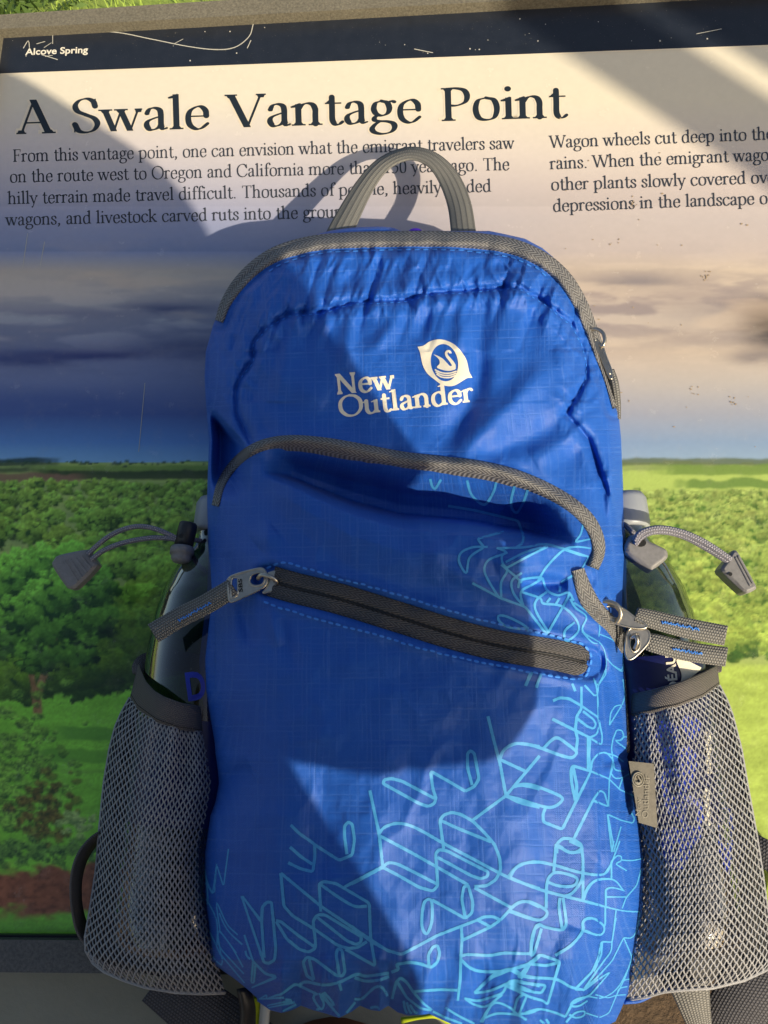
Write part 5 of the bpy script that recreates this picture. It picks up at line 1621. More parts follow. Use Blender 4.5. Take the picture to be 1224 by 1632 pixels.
def wr_(s, t):
    s = np.asarray(s); t = np.asarray(t)
    base = pr(s) * np.interp(t, [0, .12, .8, .93, 1], [.99, 1.0, 1.02, .95, .62])
    return base + .0022 * np.sin(s * 24 + 3 * t + 1) * np.exp(-((t - .1) / .16) ** 2) + .0014 * np.sin(s * 13 + 6 * t) * np.exp(-((t - .45) / .35) ** 2)


fr = pocket_surface(ro, ri, rt, rb, wr_)
PR = bpy.data.objects.new('mesh_pocket', None); col.objects.link(PR); PR.parent = BAG; BASE[PR.name] = BASE[BAG.name]
PR['label'] = 'mesh pocket in the sun'
net(fr, 61, 44, PR, 'net')
rim_band([(1143, 1060), (1121, 1071), (1085, 1086), (1042, 1098), (998, 1108)], [(1147, 1091), (1121, 1110), (1078, 1127), (1035, 1137), (996, 1143)], lambda t: pr(t) + .001, lambda t: pr(t) * .99 + .001, 'binding', PR)
lining(ro - [4, 2], ri, .0235, .016, 'lining', plain('pocket lining in sunlit tone', srgb(70, 70, 70), .8, noise=.25, nscale=500, bump=.3), PR)  # lighter copy of the lining, with the sunlit tone in its colour
pt = [(994, 1597, .040), (1020, 1594, .040), (1045, 1582, .040), (1070, 1577, .038)]
mb = MB(); pxstrap(mb, pt, 6, .0012, 4); mb.build('hem', M['nylon'], PR)
mb = MB(); pxstrap(mb, [(1138, 1072, .022), (1136, 1064, .020), (1128, 1056, .015), (1100, 1054, .008), (1060, 1062, .005)], [24, 30, 32, 32, 32], .0011, 4); mb.build('binding', M['web_char'], PR, label='far side of the elastic rim')
# rubber badge on the right pocket
q0 = np.array([(1002, 1213), (1042, 1217), (1048, 1320), (1018, 1311)], float)
n_ = 10
s = np.linspace(0, 1, n_)
top_ = q0[0] + (q0[1] - q0[0]) * s[:, None]; bot_ = q0[3] + (q0[2] - q0[3]) * s[:, None]
X = top_[None] * (1 - s[:, None, None]) + bot_[None] * s[:, None, None]
W = .0860 - .003 * s[None] + 0 * X[..., 0]
A = P(X[..., 0], X[..., 1], W); B = P(X[..., 0], X[..., 1], W - .0016)
mb = MB()
rim = np.concatenate([np.arange(n_), np.arange(2 * n_ - 1, n_ * n_, n_), np.arange(n_ * n_ - 2, n_ * n_ - n_ - 1, -1), np.arange(n_ * n_ - 2 * n_, 0, -n_)])
Fr = [tuple(f) for f in gridf(n_, n_)] + [tuple(int(v) + n_ * n_ for v in f[::-1]) for f in gridf(n_, n_)]
for i in range(len(rim)):
    a, b = int(rim[i]), int(rim[(i + 1) % len(rim)])
    Fr.append((b, a, a + n_ * n_, b + n_ * n_))
mb.add(np.concatenate([A.reshape(-1, 3), B.reshape(-1, 3)]), Fr)
bd = mb.build('rubber_badge', M['rubber'], PR, smooth=False)
emb = plain('raised badge lettering', srgb(134, 130, 118), .45)
sf = lambda x, y: P(x, y, .0860 - .003 * np.clip((x - 1004) / 44, 0, 1) + .0008)
sans_lettering('badge_lettering', 'Outlander', (1033, 1304), (1036, 1236), 15, emb, bd, surf=sf, bold=.0)
sans_lettering('badge_lettering', 'New', (1021, 1300), (1022, 1272), 12, emb, bd, surf=sf, bold=.0)
mb = MB()
th = np.linspace(0, 2 * np.pi, 25)
for rx, ry in ((9, 11), (6, 8)):
    q = np.column_stack([1017 + rx * np.cos(th), 1242 + ry * np.sin(th)])
    V, Fc, uv = tube(sf(q[:, 0], q[:, 1]), .0005, 5, False); mb.add(V, Fc, uv)
q = cr([(1013, 1246), (1017, 1248), (1021, 1245), (1018, 1240), (1016, 1236)], 1.5); V, Fc, uv = tube(sf(q[:, 0], q[:, 1]), .0007, 5); mb.add(V, Fc, uv)
mb.build('badge_emblem', emb, bd)


# ---- water bottles
def lathe(prof, axis0, axis1, n=40):
    """Profile of (distance along the axis in metres, radius); axis in the board frame."""
    a0 = np.asarray(axis0, float); d = np.asarray(axis1, float) - a0; d /= np.linalg.norm(d)
    e = np.cross(d, [0, 0, 1.0]); e /= np.linalg.norm(e); f = np.cross(d, e)
    th = np.linspace(0, 2 * np.pi, n, endpoint=False)
    prof = np.asarray(prof, float)
    V = a0 + prof[:, 0][:, None, None] * d + prof[:, 1][:, None, None] * (np.cos(th)[None, :, None] * e + np.sin(th)[None, :, None] * f)
    return V, gridf(len(prof), n, True), (a0, d, e, f)


N = NT('clear bottle plastic')
fres = N.n('LayerWeight', Blend=.30).outputs[1]
tr = N.n('BsdfTransparent', Color=(.33, .37, .45, 1))
gl = N.n('BsdfGlossy', Color=(1, 1, 1, 1), Roughness=.07)
nz = N.noise(N.objco(), 700, 2)
spk = N.math('MULTIPLY', N.math('SUBTRACT', nz, .70, clamp=True), 7.0, clamp=True)
df = N.n('BsdfDiffuse', Color=srgb(190, 186, 176))
mx = N.n('MixShader', i0=N.math('ADD', .045, N.math('MULTIPLY', fres, .75)), i1=tr.outputs[0], i2=gl.outputs[0])
mx2 = N.n('MixShader', i0=N.math('MULTIPLY', spk, .55), i1=mx.outputs[0], i2=df.outputs[0])
N.t.links.new(mx2.outputs[0], N.out.inputs[0])
M['bottle'] = N.m
M['cap'] = plain('dull bottle cap', srgb(150, 156, 164), .4)
M['label_blue'] = plain('dark blue bottle label', srgb(12, 20, 78), .3, noise=.3, nscale=40)
M['label_royal'] = plain('royal blue label print', srgb(26, 52, 176), .3)
M['water'] = plain('dark interior', srgb(16, 22, 34), .2)


def bottle(base_px, top_px, w0, rad, label, bright):
    a0 = P(base_px[0], base_px[1], w0); a1 = P(top_px[0], top_px[1], w0)
    t = thing('water_bottle', label, 'bottle', tuple(a0), 'water bottles in the side pockets')
    L = np.linalg.norm(a1 - a0)
    c = lambda k: [(x * L, r) for x, r in k]
    prof = c([(0, rad * .2), (0, rad * .9), (.02, rad), (.30, rad), (.32, rad * .975), (.34, rad), (.60, rad), (.64, rad * .985), (.70, rad * .95), (.76, rad * .86), (.81, rad * .72), (.85, rad * .56), (.88, rad * .42), (.90, rad * .36), (.93, rad * .36)])
    pr_ = np.array(prof); q = []
    for i in range(len(pr_) - 1):
        q += [pr_[i] + (pr_[i + 1] - pr_[i]) * k for k in np.linspace(0, 1, 5)[:-1]]
    V, Fc, ax = lathe(np.array(q + [pr_[-1]]), a0, a1)
    obj('bottle_body', V, Fc, M['bottle'], t)
    V, Fc, _ = lathe(c([(.915, rad * .0), (.915, rad * .43), (.925, rad * .45), (.985, rad * .44), (1.0, rad * .38), (1.0, 0.0)]), a0, a1, 44)
    # knurled skirt
    V = V.copy(); rr = V[2:4] - V[2:4].mean(1, keepdims=True); V[2:4, ::2] -= rr[:, ::2] * .045
    obj('cap', V, Fc, M['cap'], t, smooth=False)
    V, Fc, _ = lathe(c([(.25, rad * 1.006), (.60 if bright else .47, rad * 1.006)]), a0, a1, 56)
    lb_ = obj('bottle_label', V, Fc, M['label_blue'], t)
    return t, ax, L, lb_


tL, axL, LL, lbL = bottle((276, 1500), (352, 797), .038, .0372, 'clear plastic water bottle in the shaded mesh pocket, beside the zip pull with one tab', False)
tR, axR, LR, lbR = bottle((1086, 1500), (990, 790), .037, .0365, 'clear plastic water bottle with a white swoosh on its label, in the sunlit mesh pocket', True)


def on_bottle(ax, rad):
    """Wraps photo points onto the front of a bottle."""
    a0, d, e, f = ax

    def g(x, y):
        x = np.asarray(x, float)
        w = np.full(x.shape, a0[2] + rad * .7)
        for _ in range(6):
            X = P(x, y, w)
            r = X - a0; al = r @ d
            per = r - al[..., None] * d
            off = per[..., 0]
            w = a0[2] + np.sqrt(np.maximum(rad ** 2 - off ** 2, 1e-7))
        return P(x, y, w)
    return g


gR = on_bottle(axR, .0365 * 1.02)
sans_lettering('label_lettering', 'DÉAU', (1081, 1101), (1075, 1043), 21, M['white_print'], lbR, surf=gR, bold=.03)
swo = np.vstack([cr([(1084, 1092), (1086, 1074), (1078, 1052), (1090, 1050), (1106, 1058), (1118, 1064)], 3), cr([(1118, 1066), (1106, 1076), (1094, 1084), (1084, 1092)], 3)[1:-1]])
V, T = flat_fill([swo]); obj('label_swoosh', gR(V[:, 0], V[:, 1]), T, M['white_print'], lbR, smooth=False)
mb = MB()
for k, (y0, y1, x0, x1) in enumerate([(1150, 1215, 1050, 1082), (1190, 1255, 1086, 1110), (1225, 1300, 1060, 1092), (1270, 1345, 1088, 1120), (1320, 1385, 1060, 1100), (1140, 1180, 1092, 1116), (1290, 1392, 1150, 1168)]):
    q = cr([(x0, y0), (x1, y0 + 10), (x1 - 4, y1 - 8), (x0 + 8, y1), (x0 - 6, (y0 + y1) / 2)], 6, True)
    V, T = flat_fill([q]); mb.add(gR(V[:, 0], V[:, 1]) + [0, 0, k * 1e-5], T)
mb.build('label_print', M['label_royal'], lbR, smooth=False)
mb = MB()
for k, (y0, y1, x0) in enumerate([(1165, 1235, 1124), (1255, 1318, 1122)]):
    q = np.array([(x0, y0), (x0 + 9, y0 + 3), (x0 + 10, y1), (x0 + 2, y1 - 3)], float); q = resample(np.vstack([q, q[:1]]), 6)[:-1]
    V, T = flat_fill([q]); mb.add(gR(V[:, 0], V[:, 1]) + [0, 0, .0004], T)
mb.build('label_lettering', M['white_print'], lbR, smooth=False)
gL = on_bottle(axL, .0372 * 1.02)
sans_lettering('label_lettering', 'D', (300, 1116), (330, 1112), 62, M['label_royal'], lbL, surf=gL, bold=.03)


# ---- elastic cords with locks and end grips
def cordtube(mb, pts, r=.0017):
    q = cr([(x, y, w * 1000) for x, y, w in pts], 4)
    mb.add(*tube(P(q[:, 0], q[:, 1], q[:, 2] / 1000), r, 10))


CL = bpy.data.objects.new('drawcord', None); col.objects.link(CL); CL.parent = BAG; BASE[CL.name] = BASE[BAG.name]
mb = MB()
cordtube(mb, [(140, 884, .0605), (152, 872, .0615), (172, 856, .063), (196, 844, .065), (220, 839, .066), (244, 842, .066), (270, 852, .064), (296, 866, .060)])
cordtube(mb, [(146, 892, .0605), (164, 878, .062), (190, 867, .064), (220, 860, .065), (250, 857, .065), (280, 860, .062), (300, 872, .058)])
cordtube(mb, [(288, 888, .056), (300, 880, .052), (316, 900, .045), (330, 912, .040)], .0016)
cordtube(mb, [(308, 860, .056), (322, 862, .050), (338, 858, .044)], .0016)
mb.build('cord', M['cord'], CL)


def grip(poly, w0, w1, ribs, parent, mat):
    V, Fc = prism(poly, w0, w1, .0018)
    mb = MB(); mb.add(V, Fc)
    for a, b in ribs:
        q = resample([a, b], 2.5)
        mb.add(*tube(P(q[:, 0], q[:, 1], np.full(len(q), w1 + .0001)), .0009, 6))
    g = mb.build('end_grip', mat, parent, smooth=False)
    bevel(g, .0008, 2)
    return g


pts_ = cr([(82, 902), (83, 893), (92, 884), (136, 875), (141, 880), (153, 896), (152, 903), (122, 934), (112, 938), (104, 935)], 6, True)
grip(pts_, .050, .0585, [((103, 893), (124, 926)), ((112, 891), (131, 920)), ((121, 889), (139, 913)), ((130, 886), (146, 906))], CL, M['plastic'])
# barrel lock
mb = MB()
a, b = P(301, 833, .060), P(292, 872, .060)
V, Fc, _ = lathe([(0, 0), (0, .0050), (.0012, .0060), (.004, .0062), (np.linalg.norm(b - a), .0062), (np.linalg.norm(b - a), 0)], a, b, 26); mb.add(V, [tuple(f) for f in Fc])
mb.build('cord_lock', M['plastic_black'], CL)
mb = MB()
a, b = P(291, 872, .061), P(288, 896, .062)
L = np.linalg.norm(b - a)
V, Fc, _ = lathe([(0, 0), (0, .0072), (.0015, .0078), (L * .5, .0078), (L * .5, .0066), (L * .8, .0066), (L, .005), (L, 0)], a, b, 26); mb.add(V, [tuple(f) for f in Fc])
mb.build('cord_lock', M['plastic'], CL, label='push button of the cord lock')
q = np.array(disc((288, 854), 3.4, 12)); X = P(q[:, 0], q[:, 1], np.full(12, .0668)); obj('cord_hole', X, [tuple(range(12))], M['metal_dark'], CL, smooth=False)

CR = bpy.data.objects.new('drawcord', None); col.objects.link(CR); CR.parent = BAG; BASE[CR.name] = BASE[BAG.name]
mb = MB()
cordtube(mb, [(1012, 862, .0675), (1020, 850, .0705), (1040, 843, .0715), (1062, 843, .071), (1088, 849, .070), (1114, 860, .069), (1138, 874, .068), (1164, 892, .066)], .0021)
cordtube(mb, [(1012, 868, .066), (1022, 856, .0685), (1040, 848, .0695), (1064, 848, .069), (1090, 855, .068), (1114, 867, .067), (1138, 881, .066), (1160, 895, .065)], .0019)
cordtube(mb, [(1010, 850, .060), (998, 838, .054), (990, 834, .050)], .0018)
mb.build('cord', M['cord'], CR)
pts_ = cr([(998, 878), (1004, 854), (1012, 850), (1026, 857), (1062, 874), (1066, 882), (1064, 890), (1044, 906), (1036, 908)], 6, True)
V, Fc = prism(pts_, .054, .0655, .002); o = obj('cord_lock', V, Fc, M['plastic'], CR, smooth=False, label='blocky grey cord lock'); bevel(o, .0008)
q = np.array(disc((0, 0), 1, 18)) * [9, 6.5] + [1021, 865]; X = P(q[:, 0], q[:, 1], np.full(18, .0661)); obj('cord_hole', X, [tuple(range(18))], M['metal_dark'], CR, smooth=False)
pts_ = cr([(1150, 905), (1164, 886), (1168, 877), (1178, 880), (1206, 932), (1206, 938), (1196, 944), (1186, 942), (1156, 914)], 6, True)
grip(pts_, .054, .0670, [((1176, 886), (1200, 930)), ((1172, 888), (1196, 934))], CR, M['plastic'])
q = np.array(disc((1164, 915), 3.2, 12)); X = P(q[:, 0], q[:, 1], np.full(12, .0675)); obj('cord_hole', X, [tuple(range(12))], M['metal_dark'], CR, smooth=False)


# ---- zip pulls
def pull_tab(name, tab_pts, width, plate, hole, slider, stitch, w, loop, slot=None, label=None, letters=None):
    Z = bpy.data.objects.new('zip_pull', None); col.objects.link(Z); Z.parent = BAG; BASE[Z.name] = BASE[BAG.name]
    if label: Z['label'] = label
    mb = MB()
    pxstrap(mb, tab_pts, width, .0011, 3)
    mb.build('tab', M['web_grey'], Z)
    if stitch:
        mb = MB()
        p = resample(stitch, 2.0)
        d = p[-1] - p[0]; d /= np.linalg.norm(d); n = np.array([-d[1], d[0]])
        z = p[:, :2] + n[:2] * (np.tile([-1.6, 1.8, .2, -2.2, 1.2], len(p))[:len(p)])[:, None] + rng.normal(0, .5, (len(p), 2))
        wv = np.interp(np.linspace(0, 1, len(p)), [0, 1], [stitch[0][2] if len(stitch[0]) > 2 else w, stitch[-1][2] if len(stitch[-1]) > 2 else w]) + .0016
        mb.add(*tube(P(z[:, 0], z[:, 1], wv), .00045, 5))
        mb.build('tab_stitching', M['stitch'], Z)
    if plate is not None:
        loops = [plate] + [h for h in hole if h is not None]
        V, T = flat_fill(loops)
        n = len(V)
        mb = MB()
        top = P(V[:, 0], V[:, 1], np.full(n, w + .0012)); bt = P(V[:, 0], V[:, 1], np.full(n, w))
        Fc = T + [tuple(i + n for i in t[::-1]) for t in T]
        o0 = 0
        for lp in loops:
            k = len(lp)
            lp = np.asarray(lp, float)
            for z0 in (0,):
                mb.add(np.concatenate([P(lp[:, 0], lp[:, 1], np.full(k, w)), P(lp[:, 0], lp[:, 1], np.full(k, w + .0012))]), [(i, (i + 1) % k, (i + 1) % k + k, i + k) for i in range(k)])
        mb.add(np.concatenate([top, bt]), Fc)
        o = mb.build('pull_plate', M['metal'], Z, smooth=False)
        # rolled rim so that the edge catches light
        mb = MB()
        for lp in loops:
            lp = np.asarray(lp); lp = np.vstack([lp, lp[:1]])
            mb.add(*tube(P(lp[:, 0], lp[:, 1], np.full(len(lp), w + .0009)), .00075, 6, False))
        mb.build('plate_rim', M['metal'], o)
        if letters:
            sans_lettering('plate_lettering', letters[0], letters[1], letters[2], letters[3], M['metal_dark'], o, w + .0016, bold=.02)
    if slider is not None:
        V, Fc = prism(slider, w - .004, w + .0005, .0008)
        o = obj('slider', V, Fc, M['metal'], Z, smooth=False); bevel(o, .0005)
    if loop is not None:
        q = cr([(x, y, ww * 1000) for x, y, ww in loop], 2)
        mb = MB(); mb.add(*tube(P(q[:, 0], q[:, 1], q[:, 2] / 1000), .0013, 8)); mb.build('slider_bridge', M['metal'], Z)
    return Z


zl = lambda x, y: (340 + x / 4.08, 880 + y / 4.08)
plate = cr([zl(105, 165), zl(160, 140), zl(300, 108), (340 + 335 / 4.08, 880 + 122 / 4.08), zl(352, 160), zl(345, 205), zl(300, 245), zl(200, 290), zl(125, 322), zl(108, 310), zl(150, 250), zl(160, 200), zl(150, 165)], 3, True)
plate = cr([zl(100, 170), zl(170, 138), zl(300, 107), zl(335, 122), zl(350, 165), zl(340, 212), zl(300, 243), zl(200, 290), zl(125, 322), zl(106, 316), zl(100, 290), zl(96, 220)], 3, True)
h1 = cr([zl(250, 150), zl(290, 132), zl(325, 140), zl(335, 175), zl(318, 210), zl(270, 220), zl(240, 205), zl(234, 178)], 3, True)
h2 = cr([zl(118, 178), zl(152, 164), zl(162, 178), zl(158, 270), zl(128, 296), zl(114, 288)], 3, True)
slid = [zl(352, 128), zl(405, 112), zl(425, 145), zl(468, 150), zl(472, 165), zl(425, 274), zl(385, 262), zl(325, 274), zl(312, 262), zl(345, 225), zl(360, 180)]
wZ = float(bagw(400, 925)) + .005
pull_tab('left', [(372, 936, wZ + .0008), (352, 949, wZ - .001), (325, 965, wZ - .006), (285, 985, wZ - .012), (245, 1009, wZ - .016)], [30, 32, 32, 32, 33], plate, [h1, h2], slid,
         [(284, 990, wZ - .0112), (335, 961, wZ - .0035)], wZ, [zl(290, 172) + (wZ + .001,), zl(315, 148) + (wZ + .004,), zl(365, 158) + (wZ + .005,), zl(408, 185) + (wZ + .003,), zl(412, 212) + (wZ,)], label='zip pull of the slanted zip', letters=('SBS', zl(190, 258), zl(185, 172), 9))
zr = lambda x, y: (804 + x / 2.914, 780 + y / 2.914)
wA = float(bagw(985, 1000)) + .012
plate = cr([zr(455, 530), zr(500, 528), zr(560, 560), zr(600, 590), zr(660, 632), zr(640, 645), zr(580, 640), zr(500, 615), zr(450, 575)], 3, True)
h1 = cr([zr(470, 545), zr(510, 545), zr(535, 575), zr(530, 600), zr(490, 590), zr(460, 565)], 3, True)
pull_tab('upper', [(1013, 979, wA + .0005), (1032, 985, wA), (1090, 1000, wA - .003), (1156, 1013, wA - .006)], [22, 28, 32, 32], plate, [h1], [zr(415, 545), zr(440, 530), zr(470, 560), zr(480, 590), zr(450, 600)],
         [(1054, 991, wA - .001), (1114, 1003, wA - .004)], wA, [zr(430, 545) + (wA,), zr(460, 520) + (wA + .004,), zr(520, 535) + (wA + .006,), zr(540, 580) + (wA + .005,), zr(520, 620) + (wA + .002,)], label='upper zip pull of the side zip')
wB = wA - .002
plate = cr([zr(575, 655), zr(610, 645), zr(665, 655), zr(672, 700), zr(640, 745), zr(595, 785), zr(572, 785), zr(560, 740)], 3, True)
h1 = cr([zr(590, 680), zr(620, 672), zr(630, 700), zr(622, 740), zr(595, 755), zr(580, 720)], 3, True)
pull_tab('lower', [(1030, 1022, wB), (1046, 1026, wB), (1095, 1038, wB - .003), (1157, 1047, wB - .006)], [26, 30, 31, 31], plate, [h1], None, [(1072, 1034, wB - .001), (1119, 1042, wB - .004)], wB,
         [zr(590, 690) + (wB + .002,), zr(605, 680) + (wB + .005,), zr(618, 705) + (wB + .005,), zr(605, 740) + (wB + .002,)], label='lower zip pull of the side zip')
zt = lambda x, y: (920 + x / 7.42, 500 + y / 7.42)
wC = .064
plate = cr([zt(200, 330), zt(235, 310), zt(300, 400), zt(345, 520), zt(400, 660), (975, 603), zt(405, 770), zt(385, 760), zt(330, 640), zt(270, 500), zt(215, 400)], 2.5, True)
h1 = cr([zt(270, 430), zt(290, 430), zt(370, 640), zt(385, 710), zt(370, 690)], 2.5, True)
pull_tab('top', [(974, 590, wC), (980, 612, wC), (984, 640, wC - .003), (986, 668, wC - .008)], [9, 12, 10, 6], plate, [h1], [zt(140, 180), zt(160, 180), zt(210, 300), zt(190, 330)], None, wC,
         [zt(165, 190) + (wC,), zt(225, 180) + (wC + .002,), zt(300, 225) + (wC + .003,), zt(325, 310) + (wC + .003,), zt(300, 380) + (wC + .002,), zt(255, 370) + (wC,)], label='zip pull of the top zip')

# ---- webbing straps round the sides and below
mb = MB(); pxstrap(mb, [(178, 1322, .012), (150, 1340, .020), (130, 1368, .026), (121, 1405, .027), (123, 1450, .022), (135, 1488, .014), (160, 1512, .008)], [10, 14, 17, 17, 17, 20, 22], .0010, 5, [.010, .009, .007, .005, .005, .008, .010])
mb.build('adjuster_strap', M['web_char'], BAG)
mb = MB(); pxstrap(mb, [(1178, 1338, .010), (1205, 1352, .014), (1228, 1366, .016), (1262, 1392, .018), (1272, 1440, .018), (1240, 1490, .012), (1216, 1505, .008)], [40, 42, 44, 44, 44, 40, 36], .0011, 5)
mb.build('adjuster_strap', M['web_black'], BAG)
mb = MB(); pxstrap(mb, [(252, 1560, .022), (300, 1596, .020), (352, 1636, .012), (420, 1690, .0)], [86, 96, 104, 110], .0014, 6)
mb.build('shoulder_strap', M['web_black'], BAG)
mb = MB(); pxstrap(mb, [(388, 1575, .030), (395, 1610, .026), (392, 1660, .018)], [18, 22, 24], .0016, 6, [.004, .004, .004])
mb.build('strap_keeper', M['plastic_black'], BAG)
mb = MB(); pxstrap(mb, [(1098, 1566, .026), (1106, 1600, .022), (1116, 1640, .014), (1124, 1680, .006)], [66, 52, 38, 34], .0013, 6)
mb.build('adjuster_strap', M['web_grey'], BAG)
mb = MB(); pxstrap(mb, [(1226, 1530, .012), (1200, 1572, .018), (1172, 1616, .014), (1150, 1660, .004)], [110, 104, 100, 98], .0014, 6)
mb.build('shoulder_strap', M['web_black'], BAG)
# ---------------------------------------------------------------- ground, plants and the photographer
def ground():
    N = NT('trodden soil and gravel')
    vec = N.objco()
    a = N.noise(vec, 55, 6, .7); b = N.noise(vec, 3.0, 4); g = N.noise(vec, 210, 3, .7)
    c = N.mix(a, srgb(66, 52, 40), srgb(134, 112, 86))
    c = N.mix(N.math('MULTIPLY', g, .5), c, srgb(120, 96, 70))
    grass = N.mix(N.noise(vec, 9, 5, .7), srgb(132, 160, 60), srgb(186, 204, 96))
    sep = N.n('SeparateXYZ', i0=vec)
    f = N.math('MULTIPLY', N.math('SUBTRACT', N.math('ADD', sep.outputs[1], N.math('MULTIPLY', b, .9)), 1.35), 2.0, clamp=True)
    N.bsdf(Base_Color=N.mix(f, c, grass), Roughness=.95, Normal=N.bump(a, .8, .012))
    n = 90
    t = np.sign(np.linspace(-1, 1, n)) * np.abs(np.linspace(-1, 1, n)) ** 3
    X, Y = np.meshgrid(t * 150, t * 150)
    Z = .02 * (fbm(X * .6, Y * .6, 3, 3) - .5) * 2 * (np.hypot(X, Y) > .6) + sstep(10, 120, Y) * 1.0 * fbm(X / 40, Y / 40, 3, 9)
    o = obj('ground', np.stack([X, Y, Z], -1), gridf(n, n), N.m)
    o['kind'] = 'structure'


ground()


def leaves(n, ctr, spread, size, mat, name, parent=None, up=.6, seed=1):
    r = np.random.default_rng(seed)
    c = np.array(ctr) + r.normal(0, 1, (n, 3)) * spread
    a = r.uniform(0, 6.28, n); L = size * r.uniform(.5, 1.3, n)
    d = np.stack([np.cos(a), np.sin(a), r.uniform(-.1, up * 2, n)], 1); d /= np.linalg.norm(d, axis=1, keepdims=True)
    s = np.cross(d, r.normal(0, 1, (n, 3))); s /= np.linalg.norm(s, axis=1, keepdims=True)
    V = np.stack([c, c + d * L[:, None] * .5 + s * L[:, None] * .14, c + d * L[:, None], c + d * L[:, None] * .5 - s * L[:, None] * .14], 1)
    return V.reshape(-1, 3), np.arange(n * 4).reshape(n, 4)


# grass behind the board
def grass():
    r = np.random.default_rng(4)
    n = 16000
    x = r.uniform(-4.5, 1.5, n); y = r.uniform(1.3, 9, n)
    h = r.uniform(.03, .09, n); a = r.uniform(0, 6.28, n)
    dx, dy = np.cos(a) * .006, np.sin(a) * .006
    lx, ly = r.normal(0, .02, n), r.normal(0, .02, n)
    z = np.full(n, -.01)
    V = np.stack([np.stack([x - dx, y - dy, z], 1), np.stack([x + dx, y + dy, z], 1), np.stack([x + lx, y + ly, h], 1)], 1)
    o = obj('grass', V.reshape(-1, 3), np.arange(n * 3).reshape(n, 3), plain('dry green grass', srgb(146, 170, 76), .8, noise=.25, nscale=3), smooth=False)
    o['kind'] = 'stuff'


grass()
# a tuft seen over the head of the board
d = (P(48, 6, 0) - CAM); dw = d @ MW3.T; cw = world(CAM)
tt = (.10 - cw[2]) / dw[2]
bp = cw + dw * tt
V1, F1 = leaves(260, bp + [0, 0, .04], [.13, .13, .05], .11, None, 't', seed=3)
tuft = bpy.data.objects.new('weed_tuft', None); col.objects.link(tuft); tuft.location = bp
tuft['label'] = 'dark green tuft of weeds in the grass behind the board'
tuft['category'] = 'plant'
o = obj('leaves', V1 - bp, F1, plain('dull green leaves', srgb(72, 96, 40), .7, noise=.3, nscale=9))
o.parent = tuft


# ---- the photographer: close behind the camera, seen only as skin and hi-vis cloth under the pack
LH = SUNP
def shadow_pt(px, py, w, s):
    """Where a body part must be for its shadow to fall on a point of the pack or the board, s metres towards the sun."""
    return P(px, py, w) + LH * s


def capsule_mesh(bm, a, b, ra, rb, n=14):
    a, b = np.asarray(a, float), np.asarray(b, float)
    L = np.linalg.norm(b - a)
    k = max(2, int(L / .03))
    prof = []
    for t in np.linspace(-np.pi / 2, 0, 6):
        prof.append((math.sin(t) * ra, math.cos(t) * ra))
    for i in range(1, k):
        prof.append((L * i / k, ra + (rb - ra) * i / k))
    for t in np.linspace(0, np.pi / 2, 6):
        prof.append((L + math.sin(t) * rb, max(math.cos(t) * rb, 1e-5)))
    prof[0] = (prof[0][0], 1e-5)
    d = (b - a) / max(L, 1e-9)
    ref = np.array([1.0, 0, 0]) if abs(d[0]) < .8 else np.array([0, 1.0, 0])
    e = np.cross(d, ref); e /= np.linalg.norm(e); f = np.cross(d, e)
    th = np.linspace(0, 2 * np.pi, n, endpoint=False)
    prof = np.array(prof)
    V = a + prof[:, 0][:, None, None] * d + prof[:, 1][:, None, None] * (np.cos(th)[None, :, None] * e + np.sin(th)[None, :, None] * f)
    return V.reshape(-1, 3), [tuple(q) for q in gridf(len(prof), n, True)] + [tuple(range(n)), tuple((len(prof) - 1) * n + i for i in range(n))[::-1]]


def body_from(name, caps, mat, parent, voxel=.012):
    mb = MB()
    for c in caps:
        mb.add(*capsule_mesh(None, *c))
    o = mb.build(name, mat, parent)
    m = o.modifiers.new('blend', 'REMESH'); m.mode = 'VOXEL'; m.voxel_size = voxel; m.use_smooth_shade = True
    s = o.modifiers.new('smooth', 'SMOOTH'); s.iterations = 6; s.factor = .5
    return o


_e1 = np.cross([0, 1.0, 0], SUNP); _e1 /= np.linalg.norm(_e1)
_e2 = np.cross(SUNP, _e1)
pq = lambda p, q, l: _e1 * p + _e2 * q + SUNP * l
UPB = np.array([0, math.sin(TILT), math.cos(TILT)])           # straight up, in the board frame


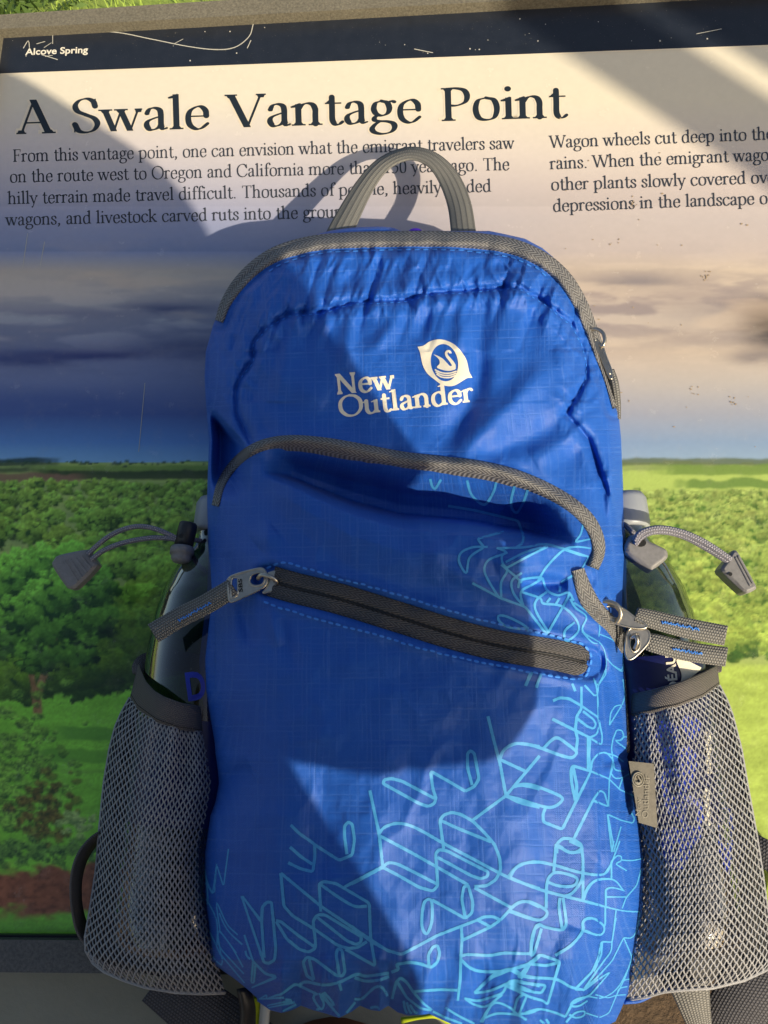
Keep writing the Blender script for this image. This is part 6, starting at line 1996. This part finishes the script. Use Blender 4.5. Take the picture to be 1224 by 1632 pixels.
def photographer():
    back = CAM / np.linalg.norm(CAM)
    head = CAM + back * .30
    feet_w = -(.95 - .0)
    hip_r = pq(-.13, -.34, .72); hip_l = hip_r - [.20, 0, 0]
    chest = pq(-.33, -.09, .78); belly = pq(-.20, -.24, .75)
    sh_r = pq(-.215, .100, .78); sh_l = sh_r - [.40, .02, 0]
    el_r = pq(-.090, -.012, .62); el_l = CAM + np.array([-.34, -.24, .02])
    hand_r = CAM + [.085, -.05, .01]; hand_l = CAM + [-.085, -.05, .01]
    neck = head - UPB * .13
    root = thing('person', 'person behind the lower edge of the backpack, bare brown skin and yellow hi-vis cloth', 'person', tuple(hip_r))
    gz = lambda X: np.array(X) - UPB * (world(X)[2] - .05)
    knee = P(540, 1742, -.035)
    knee_out = P(740, 1790, -.06)
    caps = [(head, head + UPB * .04, .085, .090), (neck, head, .055, .06), (chest, neck, .10, .06), (belly, chest, .125, .125), (hip_l, hip_r, .11, .11), (hip_r, belly, .12, .125),
            (sh_r, el_r, .06, .05), (el_r, hand_r, .05, .033), (sh_l, el_l, .06, .05), (el_l, hand_l, .05, .033), (sh_l, sh_r, .08, .08),
            (hip_r, knee_out, .10, .068), (knee_out, knee, .064, .060), (hip_l, gz(hip_l) + UPB * .45, .10, .07), (gz(hip_l) + UPB * .45, gz(hip_l) + UPB * .06, .065, .045), (gz(hip_l) + UPB * .04, gz(hip_l) + UPB * .03 + [0, .2, 0], .045, .035),
            (knee_out, gz(knee_out + [.0, -.12, 0]) + UPB * .06, .064, .045), (gz(knee_out + [.0, -.12, 0]) + UPB * .04, gz(knee_out + [0, .06, 0]) + UPB * .03, .045, .035)]
    face = -back
    side = np.array([1.0, 0, 0])
    caps += [(head + face * .085, head + face * .105 - UPB * .02, .016, .018)]
    for sg in (-1, 1):
        caps += [(head + side * sg * .088, head + side * sg * .092 - UPB * .03, .016, .012)]
        hnd = hand_r if sg > 0 else hand_l
        for k in range(4):
            a = hnd + UPB * (.02 - .018 * k) * 1.0 + face * 0
            caps.append((a, a - side * sg * .045 + back * .004, .0095, .0085))
        caps.append((hnd, hnd - side * sg * .03 + back * .03, .012, .009))
    skin = plain('brown skin', srgb(128, 82, 58), .5, noise=.12, nscale=60, bump=.1)
    body_from('body', caps, skin, root, .011)
    jk = [(belly, chest, .148, .150), (hip_r, belly, .148, .148), (hip_l, chest - [.1, 0, 0], .14, .14), (chest, sh_r, .13, .112), (sh_r, el_r, .112, .072), (el_r, pq(-.133, -.056, .62), .072, .058), (el_r, hand_r * .8 + el_r * .2, .062, .045), (sh_l, el_l, .09, .07), (el_l, hand_l * .8 + el_l * .2, .06, .045), (chest, sh_l, .13, .09),
          (pq(-.25, .13, .80), pq(-.20, .10, .78), .10, .112)]
    body_from('jacket', jk, plain('grey jacket cloth', srgb(128, 132, 140), .8, noise=.1, nscale=40), root, .012)
    hair = plain('dark hair', srgb(34, 26, 22), .7)
    body_from('hair', [(head + back * .02 + UPB * .03, head + back * .03 + UPB * .05, .093, .094)], hair, root, .01)
    eye = plain('eye', srgb(30, 24, 22), .2)
    for sg in (-1, 1):
        mb = MB(); c = head + face * .080 + side * sg * .032 + UPB * .015
        mb.add(*capsule_mesh(None, c, c + face * .002, .010, .010)); mb.build('eye', eye, root)
    mb = MB(); c = head + face * .083 - UPB * .045
    mb.add(*capsule_mesh(None, c - side * .02, c + side * .02, .007, .007)); mb.build('mouth', plain('lips', srgb(120, 64, 56), .5), root)
    ph = MB()
    mb = MB(); pxstrap(mb, [(408, 1590, .016), (404, 1640, .012), (400, 1680, .010)], 24, .0012, 5); mb.build('hem', plain('yellow hi-vis hem', srgb(176, 192, 26), .6), root)
    mb = MB(); pxstrap(mb, [(424, 1590, .017), (420, 1640, .013), (416, 1680, .011)], 16, .0014, 5); mb.build('reflective_band', plain('pale reflective band', srgb(196, 196, 190), .35), root)
    mb = MB(); pxstrap(mb, [(640, 1626, .020), (672, 1621, .024), (700, 1620, .024), (730, 1640, .018)], [9, 5, 8, 8], .0014, 5); mb.build('hem', plain('yellow hi-vis hem', srgb(176, 192, 26), .6), root)
    return root


photographer()


# ---- made-up leaning stems added out of the frame to cast the upper right shadow
def shadow_stems():
    a = pq(.161, .40, 0)
    d = np.array([.86, -.5])
    root = None
    caster_mat = plain('grey bark', srgb(98, 88, 76), .9, noise=.3, nscale=40, bump=.5)
    X0 = lambda off, al, l: pq(.5 * off + d[0] * al, .86 * off + d[1] * al, l)
    foot = X0(.44, 1.5, 1.75)
    t = thing('shadow_caster', 'made-up leaning stems added behind the photographer, out of the picture, to cast a shadow', 'shadow_caster', tuple(foot))
    for off, r in ((.440, .038), (.534, .040)):
        q = np.array([X0(off + .004 * math.sin(al * 4), al, 2.1 - .42 * al) for al in np.linspace(-1.2, 1.5, 40)])
        mb = MB(); mb.add(*tube(q, np.linspace(r * .96, r * 1.02, 40), 14)); mb.build('caster_stem', caster_mat, t)


shadow_stems()
